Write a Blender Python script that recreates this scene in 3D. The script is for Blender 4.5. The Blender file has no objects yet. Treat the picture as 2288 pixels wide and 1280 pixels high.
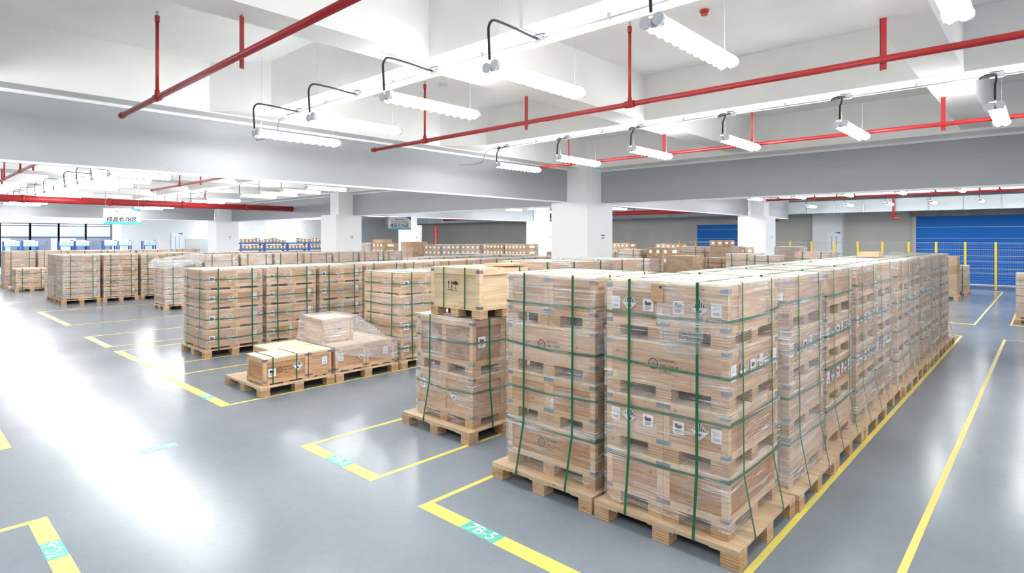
import bpy, math, random
from mathutils import Vector, Matrix
S = bpy.context.scene
random.seed(7)
# ------------------------------------------------------------------ camera
H = 2.5
A = math.radians(42.67)
cam_d = bpy.data.cameras.new('camera'); cam = bpy.data.objects.new('camera', cam_d)
S.collection.objects.link(cam); S.camera = cam
cam.location = (0, 0, H); cam.rotation_euler = (math.pi/2, 0, A)
cam_d.sensor_fit = 'HORIZONTAL'; cam_d.sensor_width = 36.0
cam_d.lens = 36.0*1303/2288; cam_d.shift_y = -(640-532)/2288
cam_d.clip_start = .05; cam_d.clip_end = 400
# ------------------------------------------------------------------ world and exposure
S.view_settings.view_transform = 'Standard'; S.view_settings.look = 'None'
S.view_settings.gamma = 1; S.view_settings.use_curve_mapping = False
S.view_settings.exposure = 1.2
LAMP = 21.0
W = bpy.data.worlds.new('daylight'); S.world = W; W.use_nodes = True
bg = W.node_tree.nodes['Background']; bg.inputs[0].default_value = (.95, .98, 1, 1); bg.inputs[1].default_value = .85  # daylight, also let in as fill through the open unseen right side
S.cycles.max_bounces = 7; S.cycles.diffuse_bounces = 5; S.cycles.glossy_bounces = 3
S.cycles.transmission_bounces = 3; S.cycles.transparent_max_bounces = 24
S.cycles.caustics_reflective = False; S.cycles.caustics_refractive = False
S.cycles.sample_clamp_indirect = 6

# ------------------------------------------------------------------ materials
def lin(c):
    return tuple((v/12.92 if v <= .04045 else ((v+.055)/1.055)**2.4) for v in (x/255 for x in c)) + (1,)
M = {}
def mat(name, rgb, rough=.6, metal=0, spec=.5, emit=0):
    m = bpy.data.materials.new(name); m.use_nodes = True
    b = m.node_tree.nodes['Principled BSDF']
    b.inputs['Base Color'].default_value = lin(rgb); b.inputs['Roughness'].default_value = rough
    b.inputs['Metallic'].default_value = metal; b.inputs['Specular IOR Level'].default_value = spec
    if emit:
        b.inputs['Emission Color'].default_value = lin(rgb); b.inputs['Emission Strength'].default_value = emit
    M[name] = m; return m
class NT:
    def __init__(s, m): s.t = m.node_tree; s.b = s.t.nodes['Principled BSDF']; s.o = s.t.nodes['Material Output']
    def n(s, typ, **kw):
        x = s.t.nodes.new(typ)
        for k, v in kw.items():
            if k.startswith('i_'): x.inputs[k[2:].replace('_', ' ')].default_value = v
            else: setattr(x, k, v)
        return x
    def l(s, a, b): s.t.links.new(a, b)
    def coords(s, scale, which='Object', loc=(0, 0, 0), rot=(0, 0, 0)):
        c = s.n('ShaderNodeTexCoord'); mp = s.n('ShaderNodeMapping')
        mp.inputs['Scale'].default_value = scale; mp.inputs['Location'].default_value = loc; mp.inputs['Rotation'].default_value = rot
        s.l(c.outputs[which], mp.inputs[0]); return mp.outputs[0]
    def ramp(s, fac, *stops):
        r = s.n('ShaderNodeValToRGB'); e = r.color_ramp.elements
        while len(e) < len(stops): e.new(.5)
        for el, (p, c) in zip(e, stops): el.position = p; el.color = c if len(c) == 4 else tuple(c)+(1,)
        s.l(fac, r.inputs[0]); return r.outputs[0]
    def bump(s, h, strength=.3, dist=.01):
        b = s.n('ShaderNodeBump'); b.inputs['Strength'].default_value = strength; b.inputs['Distance'].default_value = dist
        s.l(h, b.inputs['Height']); s.l(b.outputs[0], s.b.inputs['Normal'])
def wood(name, c1, c2, c3, scale=(1.3, 1.3, 22), rnd=.5, layers=False):
    m = mat(name, c2, .62, 0, .3); t = NT(m)
    oi = t.n('ShaderNodeObjectInfo')
    vm = t.n('ShaderNodeVectorMath', operation='MULTIPLY_ADD')
    t.l(oi.outputs['Random'], vm.inputs[0]); vm.inputs[1].default_value = (37, 19, 53); 
    t.l(t.coords(scale), vm.inputs[2])
    nz = t.n('ShaderNodeTexNoise', i_Scale=1.0, i_Detail=5.0, i_Roughness=.62, i_Distortion=1.1)
    t.l(vm.outputs[0], nz.inputs['Vector'])
    col = t.ramp(nz.outputs[0], (.3, lin(c1)), (.52, lin(c2)), (.72, lin(c3)))
    # knots
    vo = t.n('ShaderNodeTexVoronoi', i_Scale=1.0, feature='F1')
    vk = t.n('ShaderNodeVectorMath', operation='MULTIPLY_ADD'); t.l(oi.outputs['Random'], vk.inputs[0]); vk.inputs[1].default_value = (11, 7, 23)
    t.l(t.coords((5, 5, 9)), vk.inputs[2]); t.l(vk.outputs[0], vo.inputs['Vector'])
    kn = t.ramp(vo.outputs['Distance'], (.05, (.45, .3, .18)), (.11, (1, 1, 1)))
    mk = t.n('ShaderNodeMix', data_type='RGBA', blend_type='MULTIPLY'); mk.inputs[0].default_value = .8
    t.l(col, mk.inputs[6]); t.l(kn, mk.inputs[7])
    hsv = t.n('ShaderNodeHueSaturation'); t.l(mk.outputs[2], hsv.inputs['Color'])
    mr = t.n('ShaderNodeMapRange'); t.l(oi.outputs['Random'], mr.inputs[0]); mr.inputs[3].default_value = 1-.28*rnd; mr.inputs[4].default_value = 1+.18*rnd
    t.l(mr.outputs[0], hsv.inputs['Value'])
    mr2 = t.n('ShaderNodeMath', operation='MULTIPLY_ADD'); t.l(oi.outputs['Random'], mr2.inputs[0]); mr2.inputs[1].default_value = -.5*rnd; mr2.inputs[2].default_value = 1.12
    t.l(mr2.outputs[0], hsv.inputs['Saturation'])
    out = hsv.outputs[0]
    if layers:
        wv = t.n('ShaderNodeTexWave', wave_type='BANDS', bands_direction='Z', i_Scale=14.0, i_Distortion=1.5, i_Detail=2.0)
        t.l(t.coords((.3, .3, 1)), wv.inputs[0])
        lr = t.ramp(wv.outputs[0], (.1, (.62, .5, .4)), (.5, (1, 1, 1)))
        mx = t.n('ShaderNodeMix', data_type='RGBA', blend_type='MULTIPLY'); mx.inputs[0].default_value = .75
        t.l(out, mx.inputs[6]); t.l(lr, mx.inputs[7]); out = mx.outputs[2]
    t.l(out, t.b.inputs['Base Color']); t.bump(nz.outputs[0], .25, .004)
    return m
wood('crate_panel_wood', (182, 134, 95), (208, 164, 124), (224, 188, 152), rnd=.8)
wood('crate_frame_wood', (200, 160, 122), (220, 187, 151), (231, 206, 177))
wood('pale_pine', (208, 184, 152), (226, 205, 174), (238, 221, 196), rnd=.15)
wood('lid_wood', (214, 192, 164), (232, 215, 192), (242, 229, 210), (14, 1.5, 3), rnd=.2)
wood('pallet_deck_wood', (190, 164, 134), (209, 186, 158), (222, 203, 180), (2, 14, 6), rnd=.25)
wood('layered_block_wood', (178, 143, 108), (206, 174, 138), (221, 194, 161), (3, 3, 9), rnd=.3, layers=True)
wood('fork_gap_shade_brown', (70, 56, 46), (84, 68, 56), (98, 80, 66)); wood('brown_fibreboard', (150, 118, 96), (166, 133, 110), (181, 150, 126), (6, 6, 8), rnd=.3)  # first one is a dark brown that paints shade into the fork gaps
wood('cardboard', (156, 128, 100), (173, 145, 115), (187, 161, 132), (2, 2, 3), rnd=.6)
mat('steel_bracket', (150, 160, 172), .38, .7)
mat('green_strap', (24, 104, 62), .35, 0, .5)
mat('paper_white', (238, 241, 246), .6); mat('ink_black', (28, 30, 34), .6); mat('ink_brown', (62, 42, 34), .7)
mat('ink_grey', (120, 126, 136), .7)
mat('red_paint', (166, 34, 38), .38); mat('galvanised', (176, 182, 188), .35, .75)
mat('cord_black', (26, 27, 34), .5); mat('lamp_grey', (214, 217, 222), .4); mat('alarm_red', (196, 60, 50), .5)
mat('lamp_emitter', (252, 252, 251), .3, 0, .5, LAMP)
mat('white_plastic', (236, 238, 240), .4); mat('lamp_housing_glow', (252, 252, 251), .4, 0, .5, 7)  # upward glow added to the lamp housing to brighten the ceiling
mat('yellow_paint', (232, 196, 38), .5); mat('yellow_tape', (236, 218, 112), .35); mat('teal_tape', (92, 190, 170), .4)
mat('rack_blue', (38, 96, 168), .45); mat('sign_blue', (52, 132, 216), .5); mat('sign_cyan', (62, 178, 202), .5)
mat('window_frame_grey', (96, 104, 116), .5); mat('dark_rubber', (40, 40, 42), .7); mat('board_grey', (196, 200, 200), .5)
mat('facade_pale', (206, 212, 224), .8); mat('facade_window', (120, 130, 150), .3); mat('yellow_cloth', (226, 232, 70), .7)
mat('clear_ceiling_dome', (225, 228, 230), .3); mat('black_plastic', (30, 31, 33), .5)
def plaster(name, rgb, var=.03, sc=.6):
    m = mat(name, rgb, .75, 0, .3); t = NT(m)
    nz = t.n('ShaderNodeTexNoise', i_Scale=sc, i_Detail=4.0); t.l(t.coords((1, 1, 1)), nz.inputs[0])
    c = lin(rgb); k = 1-var*3
    t.l(t.ramp(nz.outputs[0], (.35, tuple(v*k for v in c[:3])), (.65, c)), t.b.inputs['Base Color'])
plaster('ceiling_white', (241, 241, 240)); plaster('wall_white', (236, 238, 240)); plaster('column_white', (243, 244, 247), .012)
plaster('wall_grey', (200, 198, 193)); plaster('concrete', (160, 158, 152), .08, 3); plaster('duct_board', (206, 214, 218), .02)
# polished floor
m = mat('polished_floor', (157, 164, 172), .2, 0, .27); t = NT(m)
n1 = t.n('ShaderNodeTexNoise', i_Scale=.55, i_Detail=4.0, i_Roughness=.5); t.l(t.coords((1, 1, 1)), n1.inputs[0])
n2 = t.n('ShaderNodeTexNoise', i_Scale=14.0, i_Detail=5.0, i_Roughness=.7); t.l(t.coords((1, 1, 1)), n2.inputs[0])
mx = t.n('ShaderNodeMath', operation='MULTIPLY_ADD'); t.l(n2.outputs[0], mx.inputs[0]); mx.inputs[1].default_value = .35; t.l(n1.outputs[0], mx.inputs[2])
t.l(t.ramp(mx.outputs[0], (.25, lin((113, 122, 132))), (1.0, lin((141, 150, 160)))), t.b.inputs['Base Color'])
rr = t.n('ShaderNodeMapRange'); t.l(n1.outputs[0], rr.inputs[0]); rr.clamp = False; rr.inputs[1].default_value = .2; rr.inputs[2].default_value = .8; rr.inputs[3].default_value = .17; rr.inputs[4].default_value = .245
n3 = t.n('ShaderNodeTexNoise', i_Scale=.35, i_Detail=1.5); t.l(t.coords((1, 1, 1)), n3.inputs[0]); t.l(n3.outputs[0], rr.inputs[0])
t.l(rr.outputs[0], t.b.inputs['Roughness'])
# smoke curtain fabric
m = mat('curtain_fabric', (160, 164, 169), .45, .1, .6); t = NT(m)
nz = t.n('ShaderNodeTexNoise', i_Scale=1.0, i_Detail=4.0, i_Distortion=.6); t.l(t.coords((.5, .5, .9)), nz.inputs[0]); t.bump(nz.outputs[0], .5, .12)
# blue shutter
m = mat('shutter_blue', (4, 116, 214), .45); t = NT(m)
wv = t.n('ShaderNodeTexWave', wave_type='BANDS', bands_direction='Z', i_Scale=2.6, i_Distortion=0.0); t.l(t.coords((1, 1, 1)), wv.inputs[0])
t.bump(wv.outputs[0], .6, .03)
# window glass
m = mat('window_glass', (235, 242, 255), .05); t = NT(m)
tr = t.n('ShaderNodeBsdfTransparent'); tr.inputs[0].default_value = (.93, .96, 1, 1)
gl = t.n('ShaderNodeBsdfGlossy'); gl.inputs['Roughness'].default_value = .05
ms = t.n('ShaderNodeMixShader'); ms.inputs[0].default_value = .08
t.l(tr.outputs[0], ms.inputs[1]); t.l(gl.outputs[0], ms.inputs[2]); t.l(ms.outputs[0], t.o.inputs[0])
# stretch film: milky wrinkles, with white streaks painted in for lamp glints
def film(name, base, streak, tilt, seed, white=(240, 240, 244)):
    m = mat(name, white, .16, 0, .8); t = NT(m)
    oi = t.n('ShaderNodeObjectInfo')
    def nz(scale, mult, **kw):
        vm = t.n('ShaderNodeVectorMath', operation='MULTIPLY_ADD'); t.l(oi.outputs['Random'], vm.inputs[0]); vm.inputs[1].default_value = mult
        t.l(t.coords(scale, rot=(tilt, -tilt, 0), loc=(seed, seed*2, 0)), vm.inputs[2])
        x = t.n('ShaderNodeTexNoise', i_Scale=1.0, **kw); t.l(vm.outputs[0], x.inputs['Vector']); return x.outputs[0]
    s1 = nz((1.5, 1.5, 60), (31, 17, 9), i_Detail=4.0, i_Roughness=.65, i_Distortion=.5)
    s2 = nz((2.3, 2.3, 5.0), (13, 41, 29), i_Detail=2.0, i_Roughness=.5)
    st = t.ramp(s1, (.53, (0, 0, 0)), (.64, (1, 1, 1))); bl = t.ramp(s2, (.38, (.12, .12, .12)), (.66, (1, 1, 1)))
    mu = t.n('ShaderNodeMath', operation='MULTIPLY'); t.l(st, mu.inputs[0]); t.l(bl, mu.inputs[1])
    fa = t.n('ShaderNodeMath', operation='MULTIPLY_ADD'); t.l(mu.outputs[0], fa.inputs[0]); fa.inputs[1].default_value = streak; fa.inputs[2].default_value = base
    bp = t.n('ShaderNodeBump'); bp.inputs['Strength'].default_value = 1.0; bp.inputs['Distance'].default_value = .05
    t.l(s1, bp.inputs['Height'])
    tr = t.n('ShaderNodeBsdfTransparent'); tr.inputs[0].default_value = (.985, .985, .99, 1)
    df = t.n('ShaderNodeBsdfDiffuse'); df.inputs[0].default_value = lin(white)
    gl = t.n('ShaderNodeBsdfGlossy'); gl.inputs['Roughness'].default_value = .13; t.l(bp.outputs[0], gl.inputs['Normal'])
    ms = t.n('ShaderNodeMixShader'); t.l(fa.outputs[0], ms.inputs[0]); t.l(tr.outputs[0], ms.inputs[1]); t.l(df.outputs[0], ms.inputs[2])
    gf = t.n('ShaderNodeMath', operation='MULTIPLY_ADD'); t.l(bl, gf.inputs[0]); gf.inputs[1].default_value = .16; gf.inputs[2].default_value = .02
    m2 = t.n('ShaderNodeMixShader'); t.l(gf.outputs[0], m2.inputs[0]); t.l(ms.outputs[0], m2.inputs[1]); t.l(gl.outputs[0], m2.inputs[2])
    t.l(m2.outputs[0], t.o.inputs[0])
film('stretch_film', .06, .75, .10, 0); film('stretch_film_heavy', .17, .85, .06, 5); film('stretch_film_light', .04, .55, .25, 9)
film('film_sheet', .24, .75, .5, 3); film('film_sheet_thin', .10, .6, .9, 4)
film('film_top', .6, .35, .0, 6, (246, 244, 240))  # top film whitened in its colour to imitate the reflected ceiling

# ------------------------------------------------------------------ mesh helpers
class MB:
    def __init__(s): s.v = []; s.f = []; s.mi = []; s.sm = []
    def box(s, x0, x1, y0, y1, z0, z1, m=0):
        b = len(s.v)
        s.v += [(x0, y0, z0), (x1, y0, z0), (x1, y1, z0), (x0, y1, z0), (x0, y0, z1), (x1, y0, z1), (x1, y1, z1), (x0, y1, z1)]
        for q in ((3, 2, 1, 0), (4, 5, 6, 7), (0, 1, 5, 4), (1, 2, 6, 5), (2, 3, 7, 6), (3, 0, 4, 7)):
            s.f.append(tuple(b+i for i in q)); s.mi.append(m); s.sm.append(False)
        return s
    def prism(s, pts, y0, y1, m=0, axis='y'):
        """outline pts (a,z) extruded along an axis"""
        b = len(s.v); n = len(pts)
        for yy in (y0, y1):
            for a, z in pts: s.v.append((a, yy, z) if axis == 'y' else ((yy, a, z) if axis == 'x' else (a, z, yy)))
        for i in range(n): s.f.append((b+i, b+(i+1) % n, b+n+(i+1) % n, b+n+i))
        s.f.append(tuple(b+i for i in range(n))[::-1]); s.f.append(tuple(b+n+i for i in range(n)))
        s.mi += [m]*(n+2); s.sm += [False]*(n+2); return s
    def tube(s, pts, r, seg=8, m=0, caps=True):
        P = [Vector(p) for p in pts]; b = len(s.v); up = None
        for i, p in enumerate(P):
            d = (P[min(i+1, len(P)-1)]-P[max(i-1, 0)]).normalized()
            if up is None: up = d.orthogonal().normalized()
            u = (up-d*up.dot(d)).normalized(); up = u; w = d.cross(u)
            for k in range(seg):
                a = 2*math.pi*k/seg; q = p+u*(r*math.cos(a))+w*(r*math.sin(a)); s.v.append(tuple(q))
        for i in range(len(P)-1):
            for k in range(seg):
                s.f.append((b+i*seg+k, b+i*seg+(k+1) % seg, b+(i+1)*seg+(k+1) % seg, b+(i+1)*seg+k)); s.mi.append(m); s.sm.append(True)
        if caps:
            s.f.append(tuple(b+k for k in range(seg))[::-1]); e = b+(len(P)-1)*seg
            s.f.append(tuple(e+k for k in range(seg))); s.mi += [m, m]; s.sm += [False, False]
        return s
    def ribbon(s, pts, width, axis, th=.0012, m=0, closed=True):
        """closed flat band through pts, of given width along an axis ('x','y','z')"""
        ax = {'x': Vector((1, 0, 0)), 'y': Vector((0, 1, 0)), 'z': Vector((0, 0, 1))}[axis]*width/2
        P = [Vector(p) for p in pts]; n = len(P); c = sum(P, Vector())/n; b = len(s.v)
        for p in P:
            o = (p-c); o = o-ax.normalized()*o.dot(ax.normalized()); o = o.normalized()*th*1.5
            for q in (p-ax, p+ax, p+ax+o, p-ax+o): s.v.append(tuple(q))
        for i in range(n if closed else n-1):
            j = (i+1) % n
            for k in range(4):
                s.f.append((b+i*4+k, b+i*4+(k+1) % 4, b+j*4+(k+1) % 4, b+j*4+k)); s.mi.append(m); s.sm.append(False)
        return s
    def poly(s, pts, m=0):
        b = len(s.v); s.v += [tuple(p) for p in pts]; s.f.append(tuple(range(b, b+len(pts)))); s.mi.append(m); s.sm.append(False); return s
    def mesh(s, name, mats):
        me = bpy.data.meshes.new(name); me.from_pydata(s.v, [], s.f)
        for x in mats: me.materials.append(M[x])
        me.polygons.foreach_set('material_index', s.mi); me.polygons.foreach_set('use_smooth', s.sm); me.update(); return me
def link(name, data, parent=None, loc=(0, 0, 0), rz=0):
    o = bpy.data.objects.new(name, data); S.collection.objects.link(o)
    o.location = loc
    if rz: o.rotation_euler = (0, 0, rz)
    if parent: o.parent = parent
    return o
def tag(o, label, cat, group=None, kind=None):
    o['label'] = label; o['category'] = cat
    if group: o['group'] = group
    if kind: o['kind'] = kind
    return o
def thing(name, loc, label, cat, group=None, rz=0): return tag(link(name, None, None, loc, rz), label, cat, group)
def struct(name, mb, mats, label=None):
    if isinstance(mats, str): mats = [mats]
    o = link(name, mb.mesh(name, mats)); o['kind'] = 'structure'
    if label: o['label'] = label
    return o
CACHE = {}
def cached(key, fn):
    if key not in CACHE: CACHE[key] = fn()
    return CACHE[key]
FONT = None
def text_mesh(txt, size, matname, align='CENTER', ext=.0008, bold=0):
    def mk():
        c = bpy.data.curves.new('text', 'FONT'); c.body = txt; c.size = size; c.align_x = align; c.align_y = 'CENTER'; c.extrude = ext; c.resolution_u = 3; c.offset = bold
        o = bpy.data.objects.new('text', c); S.collection.objects.link(o)
        dg = bpy.context.evaluated_depsgraph_get(); me = bpy.data.meshes.new_from_object(o.evaluated_get(dg))
        bpy.data.objects.remove(o); me.materials.clear(); me.materials.append(M[matname]); me.name = 'lettering'; return me
    return cached(('txt', txt, size, matname, align), mk)
ORD = ['first', 'second', 'third', 'fourth', 'fifth', 'sixth', 'seventh', 'eighth', 'ninth', 'tenth', 'eleventh', 'twelfth', 'thirteenth', 'fourteenth', 'fifteenth', 'sixteenth', 'seventeenth', 'eighteenth', 'nineteenth', 'twentieth']
def ordn(i): return ORD[i] if i < len(ORD) else 'number %d' % (i+1)

# ------------------------------------------------------------------ building shell
XW, YN = -54.0, 40.1
struct('floor', MB().box(-54.3, 20, -22, 40.4, -.2, 0), 'polished_floor')
struct('ceiling', MB().box(-54.3, 20, -22, 40.4, 5.6, 5.8), 'ceiling_white')
ZB = 4.75
n = 0
def beam(x0, x1, y0, y1, z0, lab):
    global n
    n += 1
    struct('trim_%d' % n, MB().box(x0, x1, y0, y1, z0, 5.6), 'ceiling_white', lab)
GY = [-15.3, 0, 15.3, 30.6]; GX = [3.4+.4, -10.75, -25.25, -39.75]
for y in GY:
    beam(-54, 20, y-.05 if y == 15.3 else y-.3, y+.75, ZB-.05, 'deep white ceiling girder above the cross curtain line')
for x in GX:
    beam(x-.7, x+(.7 if x != -10.75 else -.15), -22, 40.1, ZB-.03, 'deep white ceiling girder over a column line')
for gy in GY:
    for dy in (4.95, 10.25):
        if gy+dy < 38: beam(-54, 20, gy+dy-.3, gy+dy+.3, ZB, 'white secondary ceiling beam carrying a lamp conduit')
for gx in (18.3, 3.8, -10.75, -25.25, -39.75):
    for dx in (4.9, 9.75):
        x = gx-14.5+(14.5-dx)
        x = gx-dx if gx != -10.75+14.5 else gx-dx
        beam(x-.25, x+.25, -22, 40.1, ZB+.006, 'white secondary ceiling beam running away from the viewer')
# haunches where the lamp beam meets the left girder
for yb in (4.95, 10.25):
    mb = MB(); mb.prism([(-10.9, yb-.3), (-10.02, yb-.3), (-10.9, yb-1.0)], ZB-.01, 5.6, 0, 'z'); n += 1
    struct('trim_%d' % n, mb, 'ceiling_white', 'white haunch beside the left girder')
# columns: clad lower shaft, slimmer core above
def column(x, y, i):
    mb = MB()
    mb.box(x-1.4, x, y, y+1.4, .12, 3.62)
    mb.box(x-1.4-.012, x+.012, y-.012, y+1.412, 0, .12, 1)
    mb.box(x-.96, x-.18, y+.25, y+1.03, 3.62, ZB+.1)
    o = struct('column', mb, ['column_white', 'window_frame_grey'], 'square white column, %s' % i)
    p = link('notice_plate', cached('plate', lambda: MB().box(-.002, .006, -.13, .13, -.1, .1).box(.006, .008, -.1, .1, .02, .06, 1).box(.006, .008, -.05, .05, -.07, -.02, 1).mesh('notice_plate', ['paper_white', 'ink_grey'])), o, (x, y+.85, 2.55))
for i, x in enumerate([-10.42, -24.92, -39.42, 4.08]):
    for j, y in enumerate([14.7, 30.0, -.6]):
        if j == 2 and x > -30: continue
        column(x, y, '%s from the right in the %s column line' % (ordn(i), ['near', 'far', 'nearest'][j]))
# walls
struct('wall_back', MB().box(-54.3, -5.58, YN, YN+.3, 0, 5.6).box(-5.58, 20, YN, YN+.3, 3.85, 5.6), 'wall_grey')
b = MB(); b.box(-54.3, -54, 13.0, 40.1, 0, 5.6).box(-54.3, -54, -22, 13.0, 3.6, 5.6).box(-54.3, -54, -22, 13, 0, .5).box(-54.3, -54, -22, 2.3, .5, 3.6)
struct('wall_left', b, 'wall_white')
struct('wall_front', MB().box(-54.3, 20, -22.3, -22, 0, 5.6), 'wall_white')
struct('trim_90', MB().box(-10.9, -9.25, 39.55, YN, 0, 4.3), 'wall_white', 'white pilaster with a notice banner on the back wall')
struct('trim_91', MB().box(-5.9, 20, 39.9, YN, 3.72, 4.0), 'concrete', 'bare concrete lintel over the blue shutters')
struct('trim_92', MB().box(-5.75, -5.58, 39.9, YN+.1, 0, 3.72), 'wall_grey', 'grey door post left of the large blue shutter')
struct('baseboard_back', MB().box(-54, -5.75, 40.04, YN, 0, .14), 'concrete')
# shutters
def shutter(name, x0, x1, z1, y):
    mb = MB(); mb.box(x0, x1, y, y+.06, .02, z1)
    o = struct(name, mb, 'shutter_blue')
    ln = MB()
    k = 0; z = .62
    while z < z1-.1:
        ln.box(x0, x1, y-.012, y+.001, z, z+.025); z += .62
    p = link('panel_joint', ln.mesh('panel_joint', ['board_grey']), o); p['label'] = 'pale horizontal joint strips'
shutter('door_1', -5.58, 6, 3.72, 40.0); shutter('door_2', -18.7, -13.6, 3.45, 40.02)
# windows on the left wall
ys = [-14.1+1.65*i for i in range(17)]
for i in range(16):
    y0, y1 = ys[i], ys[i+1]
    if y1 < 3: continue
    f = MB()
    for a, c in ((y0-.05, y0+.06), (y1-.06, y1+.05)): f.box(-54.1, -53.9, a, c, .5, 3.6)
    f.box(-54.08, -53.92, y0, y1, 3.36, 3.44).box(-54.08, -53.92, y0, y1, 2.5, 2.62).box(-54.08, -53.92, y0, y1, .5, .58).box(-54.08, -53.92, y0, y1, 3.52, 3.6)
    o = struct('window_%d' % (i+1), f, 'window_frame_grey')
    link('pane', MB().box(-54.01, -54.0, y0+.06, y1-.06, .58, 3.52).mesh('pane', ['window_glass']), o)
# building seen through the windows
b = thing('building_outside', (-92, 12, 0), 'pale building across the yard, seen through the left windows', 'building')
mb = MB().box(-6, 6, -30, 30, -4, 3.6); link('facade', mb.mesh('facade', ['facade_pale']), b)
for k in range(9): link('facade_window', MB().box(5.98, 6.05, -26+6*k, -22.4+6*k, .9, 2.6).mesh('facade_window', ['facade_window']), b)

# smoke curtains (grey fabric hung under the girders)
def curtain(axis, c, a0, a1, z0, z1, label):
    mb = MB(); o = thing('smoke_curtain', ((c, (a0+a1)/2, z0) if axis == 'y' else ((a0+a1)/2, c, z0)), label, 'smoke curtain', 'grey smoke curtains under the girders')
    L = (a1-a0)/2; nseg = max(2, int(L*2/.6)); h = z1-z0; rows = 4
    g = MB(); rnd = random.Random(int(c*10+a0))
    off = [[rnd.uniform(-.012, .012)*(1 if 0 < r < rows else .2) for r in range(rows+1)] for _ in range(nseg+1)]
    for side in (-1, 1):
        b0 = len(g.v)
        for i in range(nseg+1):
            for r in range(rows+1):
                a = -L+2*L*i/nseg; d = off[i][r]+side*.004; z = h*r/rows
                g.v.append((d, a, z) if axis == 'y' else (a, d, z))
        for i in range(nseg):
            for r in range(rows):
                q = (b0+i*(rows+1)+r, b0+(i+1)*(rows+1)+r, b0+(i+1)*(rows+1)+r+1, b0+i*(rows+1)+r+1)
                g.f.append(q if side > 0 else q[::-1]); g.mi.append(0); g.sm.append(True)
    link('fabric', g.mesh('fabric', ['curtain_fabric']), o)
    def bar(z, w, hh, nm):
        m_ = MB()
        if axis == 'y': m_.box(-w, w, -L, L, z, z+hh)
        else: m_.box(-L, L, -w, w, z, z+hh)
        link(nm, m_.mesh(nm, ['white_plastic']), o)
    bar(-.035, .03, .04, 'bottom_bar'); bar(h-.02, .035, .05, 'top_rail')
curtain('y', -11.38, -4, 14.94, 3.66, 4.69, 'long grey curtain crossing the left half, ending at the nearest column')
curtain('x', 15.73, -10.6, 12, 3.6, 4.64, 'grey curtain crossing the right half from the nearest column')
curtain('y', -11.38, 15.75, 30.2, 3.66, 4.69, 'grey curtain between the two columns right of centre')
curtain('y', -11.38, 31.1, 36.45, 3.66, 4.69, 'short grey curtain end beyond the right column')
curtain('y', -25.88, 15.75, 30.2, 3.66, 4.69, 'grey curtain running right from the column left of centre')
curtain('x', 15.73, -25.1, -11.9, 3.6, 4.64, 'grey cross curtain behind the nearest column, spanning to the second column')
curtain('x', 15.73, -39.6, -26.4, 3.6, 4.64, 'grey cross curtain left of the column left of centre')
curtain('y', -40.38, -6, 14.94, 3.66, 4.69, 'far grey curtain band above the window wall')
# air duct near the back wall
d = thing('air_duct', (-18, 37, 3.93), 'long pale air duct running under the ceiling along the back wall', 'air duct')
link('duct_body', MB().box(-34, 36, -.45, .45, 0, .68).mesh('duct_body', ['duct_board']), d)
for k in range(48): link('flange', cached('flange', lambda: MB().box(-.02, .02, -.475, .475, -.02, .70).mesh('flange', ['galvanised'])), d, (-33+1.45*k, 0, 0))

# ------------------------------------------------------------------ strip lamps
def lamp_meshes(full):
    def mk():
        L = .72
        pts = [(-.085, .02), (-.09, .055), (-.06, .085), (.06, .085), (.09, .055), (.085, .02), (.062, -.012), (.03, -.022), (0, -.006), (-.03, -.022), (-.062, -.012)]
        mb = MB(); mb.prism(pts[:2]+[(-.09, .06), (.09, .06)]+pts[4:], -L, L)
        if full:
            for k in range(11):
                y = -L+.03+k*(2*L-.06)/10
                for sx in (-1, 1): mb.tube([(sx*.045, y-.012, -.012), (sx*.045, y+.012, -.012)], .022, 8)
        em = mb.mesh('diffuser', ['lamp_emitter'])
        hs = MB().prism([(-.094, .061), (-.065, .092), (.065, .092), (.094, .061)], -L-.003, L+.003).mesh('housing', ['lamp_housing_glow'])
        e = MB()
        e.tube([(-.055, -.055, .03), (-.055, -.005, .03)], .052, 12).tube([(.055, -.05, .045), (.055, 0, .045)], .052, 12)
        e.box(-.09, .09, -.012, .004, -.01, .08)
        cap = e.mesh('end_cap', ['lamp_grey'])
        return em, cap, hs
    return cached(('lamp', full), mk)
rowname = {}
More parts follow.
